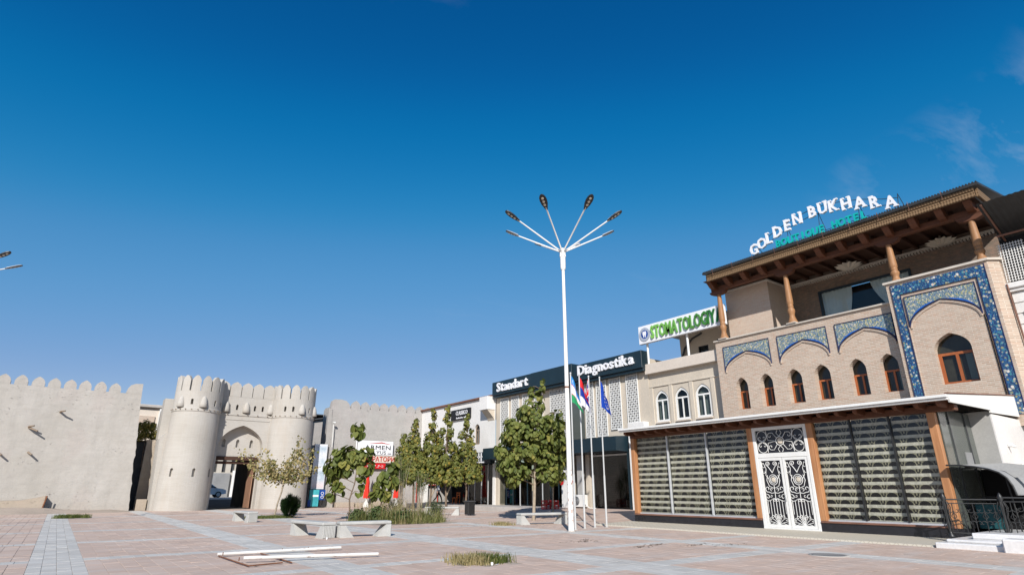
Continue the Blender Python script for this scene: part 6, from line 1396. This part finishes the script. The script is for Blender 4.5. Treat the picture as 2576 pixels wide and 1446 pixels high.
# grasses
def tuft(mb, x, y, n, h0, h1, spread, lean, w_=.009, z0=0.):
    for i in range(n):
        a = rnd.uniform(0, 2*P2); bx, by = x+rnd.gauss(0, spread), y+rnd.gauss(0, spread); h_ = rnd.uniform(h0, h1); l = rnd.uniform(.1, lean)*h_
        dx, dy = math.cos(a)*l, math.sin(a)*l; sx, sy = -math.sin(a)*w_, math.cos(a)*w_
        mb.add([(bx-sx, by-sy, z0), (bx+sx, by+sy, z0), (bx+dx*.35+sx*.8, by+dy*.35+sy*.8, z0+h_*.6), (bx+dx*.35-sx*.8, by+dy*.35-sy*.8, z0+h_*.6), (bx+dx, by+dy, z0+h_*(1-.25*l/h_))], [(0, 1, 2, 3), (3, 2, 4)])
pg = MB(); pg2 = MB()
sl = MB(); n = 24; sl.add([(13.0+2.25*math.cos(2*P2*k/n)*(1+.06*math.sin(k*2)), 26.5+2.4*math.sin(2*P2*k/n)*(1+.05*math.sin(k*3)), -.004) for k in range(n)], [list(range(n))]); tag(sl.build('planter_soil', M['soil']), kind='structure')
for i in range(190):
    a = rnd.uniform(0, 2*P2); r_ = math.sqrt(rnd.random()); x, y = 13.0+2.1*r_*math.cos(a), 26.4+2.15*r_*math.sin(a)
    k_ = rnd.choice((.45, .6, .8, .95, 1.25))*(.75+.35*math.sin(x*2.3+y*1.7))*(1 if r_ < .85 else .6); dry = rnd.random() < (.42 if y > 26.8 else .18)
    tuft(pg2 if dry else pg, x, y, 34, .2*k_, .95*k_, .16, 1.5, .008)
    if dry and rnd.random() < .5: tuft(pg2, x, y, 8, .8, 1.15, .12, .5, .006)
tag(pg.build('tall_grass', M['grass']), 'tall green grass filling the planter', 'grass', kind='stuff'); tag(pg2.build('dry_tall_grass', M['grass_dry']), 'dry pale grass stems among the planter grass', 'grass', kind='stuff')
def low_shrub(x, y, r_, h_, lab, mat, n, sz):
    T = thing('low_shrub', (x, y, 0), lab, 'shrub', 'low shrubs in the planter'); st_ = MB(); lv = MB()
    for i in range(9):
        a = rnd.uniform(0, 2*P2); q_ = Vector((x+r_*.7*math.cos(a), y+r_*.7*math.sin(a), h_*rnd.uniform(.6, .95))); st_.tube([(x, y, 0), (x+(q_.x-x)*.4, y+(q_.y-y)*.4, q_.z*.6), q_], [.015, .01, .004], 4)
    for i in range(n):
        u = Vector((rnd.gauss(0, 1), rnd.gauss(0, 1), rnd.gauss(0, 1))).normalized(); k = rnd.random()**.4*(1+.25*math.sin(5*u.x+2*u.y+x)); p = Vector((x+u.x*r_*k, y+u.y*r_*k, max(.02, h_*.5+u.z*h_*.5*k)))
        lv.add(leaf_pts(p, u+Vector((rnd.uniform(-.5, .5), rnd.uniform(-.5, .5), .5)), sz*rnd.uniform(.6, 1.3), rnd.uniform(-1, 1)), LF)
    tag(st_.build('stems', M['bark'], T), kind='stuff'); tag(lv.build('foliage', M[mat], T), kind='stuff')
low_shrub(11.9, 25.9, .5, .75, 'dark low shrub at the left front of the planter grass', 'leaf_feather', 900, .09)
low_shrub(12.7, 25.2, .45, .62, 'dark low shrub at the middle front of the planter grass', 'leaf_feather', 800, .08)
low_shrub(11.3, 27.0, .42, .6, 'low shrub at the left end of the planter grass', 'leaf_feather', 600, .09)
def weeds(name, mats, lab, pts, n, h0, h1):
    q = MB()
    for (x, y, s_) in pts: tuft(q, x, y, n, h0, h1, s_, .9, .007)
    tag(q.build(name, M[mats]), lab, 'weeds', kind='stuff')
weeds('weed_patch', 'grass_green', 'low green weeds growing in the left grey walkway', [(rnd.uniform(.25, 1.65), rnd.uniform(39.5, 40.35), .1) for _ in range(60)], 26, .08, .26)
weeds('weed_patch', 'grass_dry', 'dry straw weeds in the near gap of the paving', [(rnd.gauss(7.0, .16), rnd.gauss(10.85, .2), .09) for _ in range(30)], 34, .04, .24)
weeds('weed_patch', 'grass_green', 'green weeds at the right of the near straw patch', [(rnd.gauss(7.4, .15), rnd.gauss(10.7, .17), .09) for _ in range(26)], 34, .04, .24)
weeds('grass_bed', 'grass_green', 'short grass under the small autumn tree', [(rnd.uniform(8.1, 10.4), 34.2-.45*(x_:=rnd.random())+rnd.uniform(-.9, .4)-.0*x_, .14) for _ in range(120)], 26, .05, .18)
weeds('weed_patch', 'grass_dry', 'dry weeds left of the bench under the big tree', [(15.25+rnd.uniform(-.3, .4), 21.2+rnd.uniform(-.4, .4), .09) for _ in range(26)], 26, .05, .2)
# wispy grey-green shrubs behind the planter
def wispy(x, y, h_, rad, lab, n, mat):
    T = thing('wispy_shrub', (x, y, 0), lab, 'shrub', 'wispy shrubs'); st_ = MB(); lv = MB()
    for i in range(14):
        a = rnd.uniform(0, 2*P2); r_ = rad*math.sqrt(rnd.random()); hh = h_*rnd.uniform(.6, 1); tipv = Vector((x+r_*math.cos(a), y+r_*math.sin(a), hh)); b0 = Vector((x+rnd.uniform(-.1, .1), y+rnd.uniform(-.1, .1), 0)); m_ = b0.lerp(tipv, .5)+Vector((0, 0, .1*h_)); st_.tube([b0, m_, tipv], [.022, .014, .004], 5)
        for k in range(n):
            f = rnd.uniform(.35, 1); p = m_.lerp(tipv, (f-.35)/.65) + Vector((rnd.gauss(0, .13), rnd.gauss(0, .13), rnd.gauss(0, .12))); d = Vector((rnd.uniform(-1, 1), rnd.uniform(-1, 1), rnd.uniform(-.2, 1))).normalized(); s_ = d.orthogonal().normalized()*.012; lv.add([p-s_, p+s_, p+d*rnd.uniform(.06, .15)], [(0, 1, 2)])
    tag(st_.build('stems', M['bark_pale'], T), kind='stuff'); tag(lv.build('foliage', M[mat], T), kind='stuff')
wispy(17.2, 34.5, 3.6, .55, 'tall wispy grey-green shrub right of the folded parasol', 110, 'leaf_feather')
wispy(18.3, 34.2, 2.6, .5, 'lower wispy shrub beside the tall one', 90, 'leaf_feather')
wispy(13.9, 28.6, 1.0, .6, 'pale dry twiggy shrub at the back of the planter', 60, 'grass_dry')
wispy(15.6, 27.3, .75, .3, 'small green shrub at the right end of the planter grass', 90, 'leaf_feather')
# shrub growing over the gap wall beside the gate
T = thing('wall_shrub', (4.7, 53, 4.9), 'yellow-green shrub growing above the gap wall beside the gate', 'shrub')
q = MB(); q.tube([(4.8, 53.7, 3.0), (4.7, 53.6, 5.2)], [.05, .03], 6); q.build('stem', M['bark'], T); lv = MB()
for (cx, cz, rx, rz) in ((4.3, 5.4, .5, .5), (4.8, 5.6, .55, .65), (5.25, 5.45, .45, .45), (4.55, 6.1, .3, .45), (5.0, 6.05, .28, .35), (4.1, 5.95, .22, .4)):
    for i in range(330):
        u = Vector((rnd.gauss(0, 1), rnd.gauss(0, 1), rnd.gauss(0, 1))).normalized()*(rnd.random()**.4+rnd.gauss(0, .1)); p = Vector((cx+u.x*rx, 53.6+u.y*.5, cz+u.z*rz)); lv.add(leaf_pts(p, (u.x, u.y-.4, u.z+.4), rnd.uniform(.07, .14), rnd.uniform(-1, 1)), LF)
tag(lv.build('foliage', M['ivy'], T), kind='stuff')
# dry leaf litter and dark scraps on the paving
q = MB()
for (cx, cy, sx, sy, n) in ((12.3, 13.2, .25, .12, 40), (12.9, 13.5, .2, .1, 20), (12.4, 11.1, .18, .08, 30), (13.2, 11.3, .25, .08, 40), (14.0, 10.6, .3, .08, 30), (14.8, 10.1, .35, .1, 30), (16, 21.5, 1.2, .8, 60)):
    for i in range(n):
        x, y = rnd.gauss(cx, sx), rnd.gauss(cy, sy); s_ = rnd.uniform(.02, .045); a = rnd.uniform(0, 6.3)
        q.add([(x+s_*math.cos(a+k*2.1)*(1+.4*(k == 0)), y+s_*math.sin(a+k*2.1), .006+rnd.uniform(0, .015)) for k in range(3)], [(0, 1, 2)])
tag(q.build('leaf_litter', M['bark']), 'dark dry leaf scraps scattered on the paving', 'leaf litter', kind='stuff')
bpy.data.scenes.remove(TS)
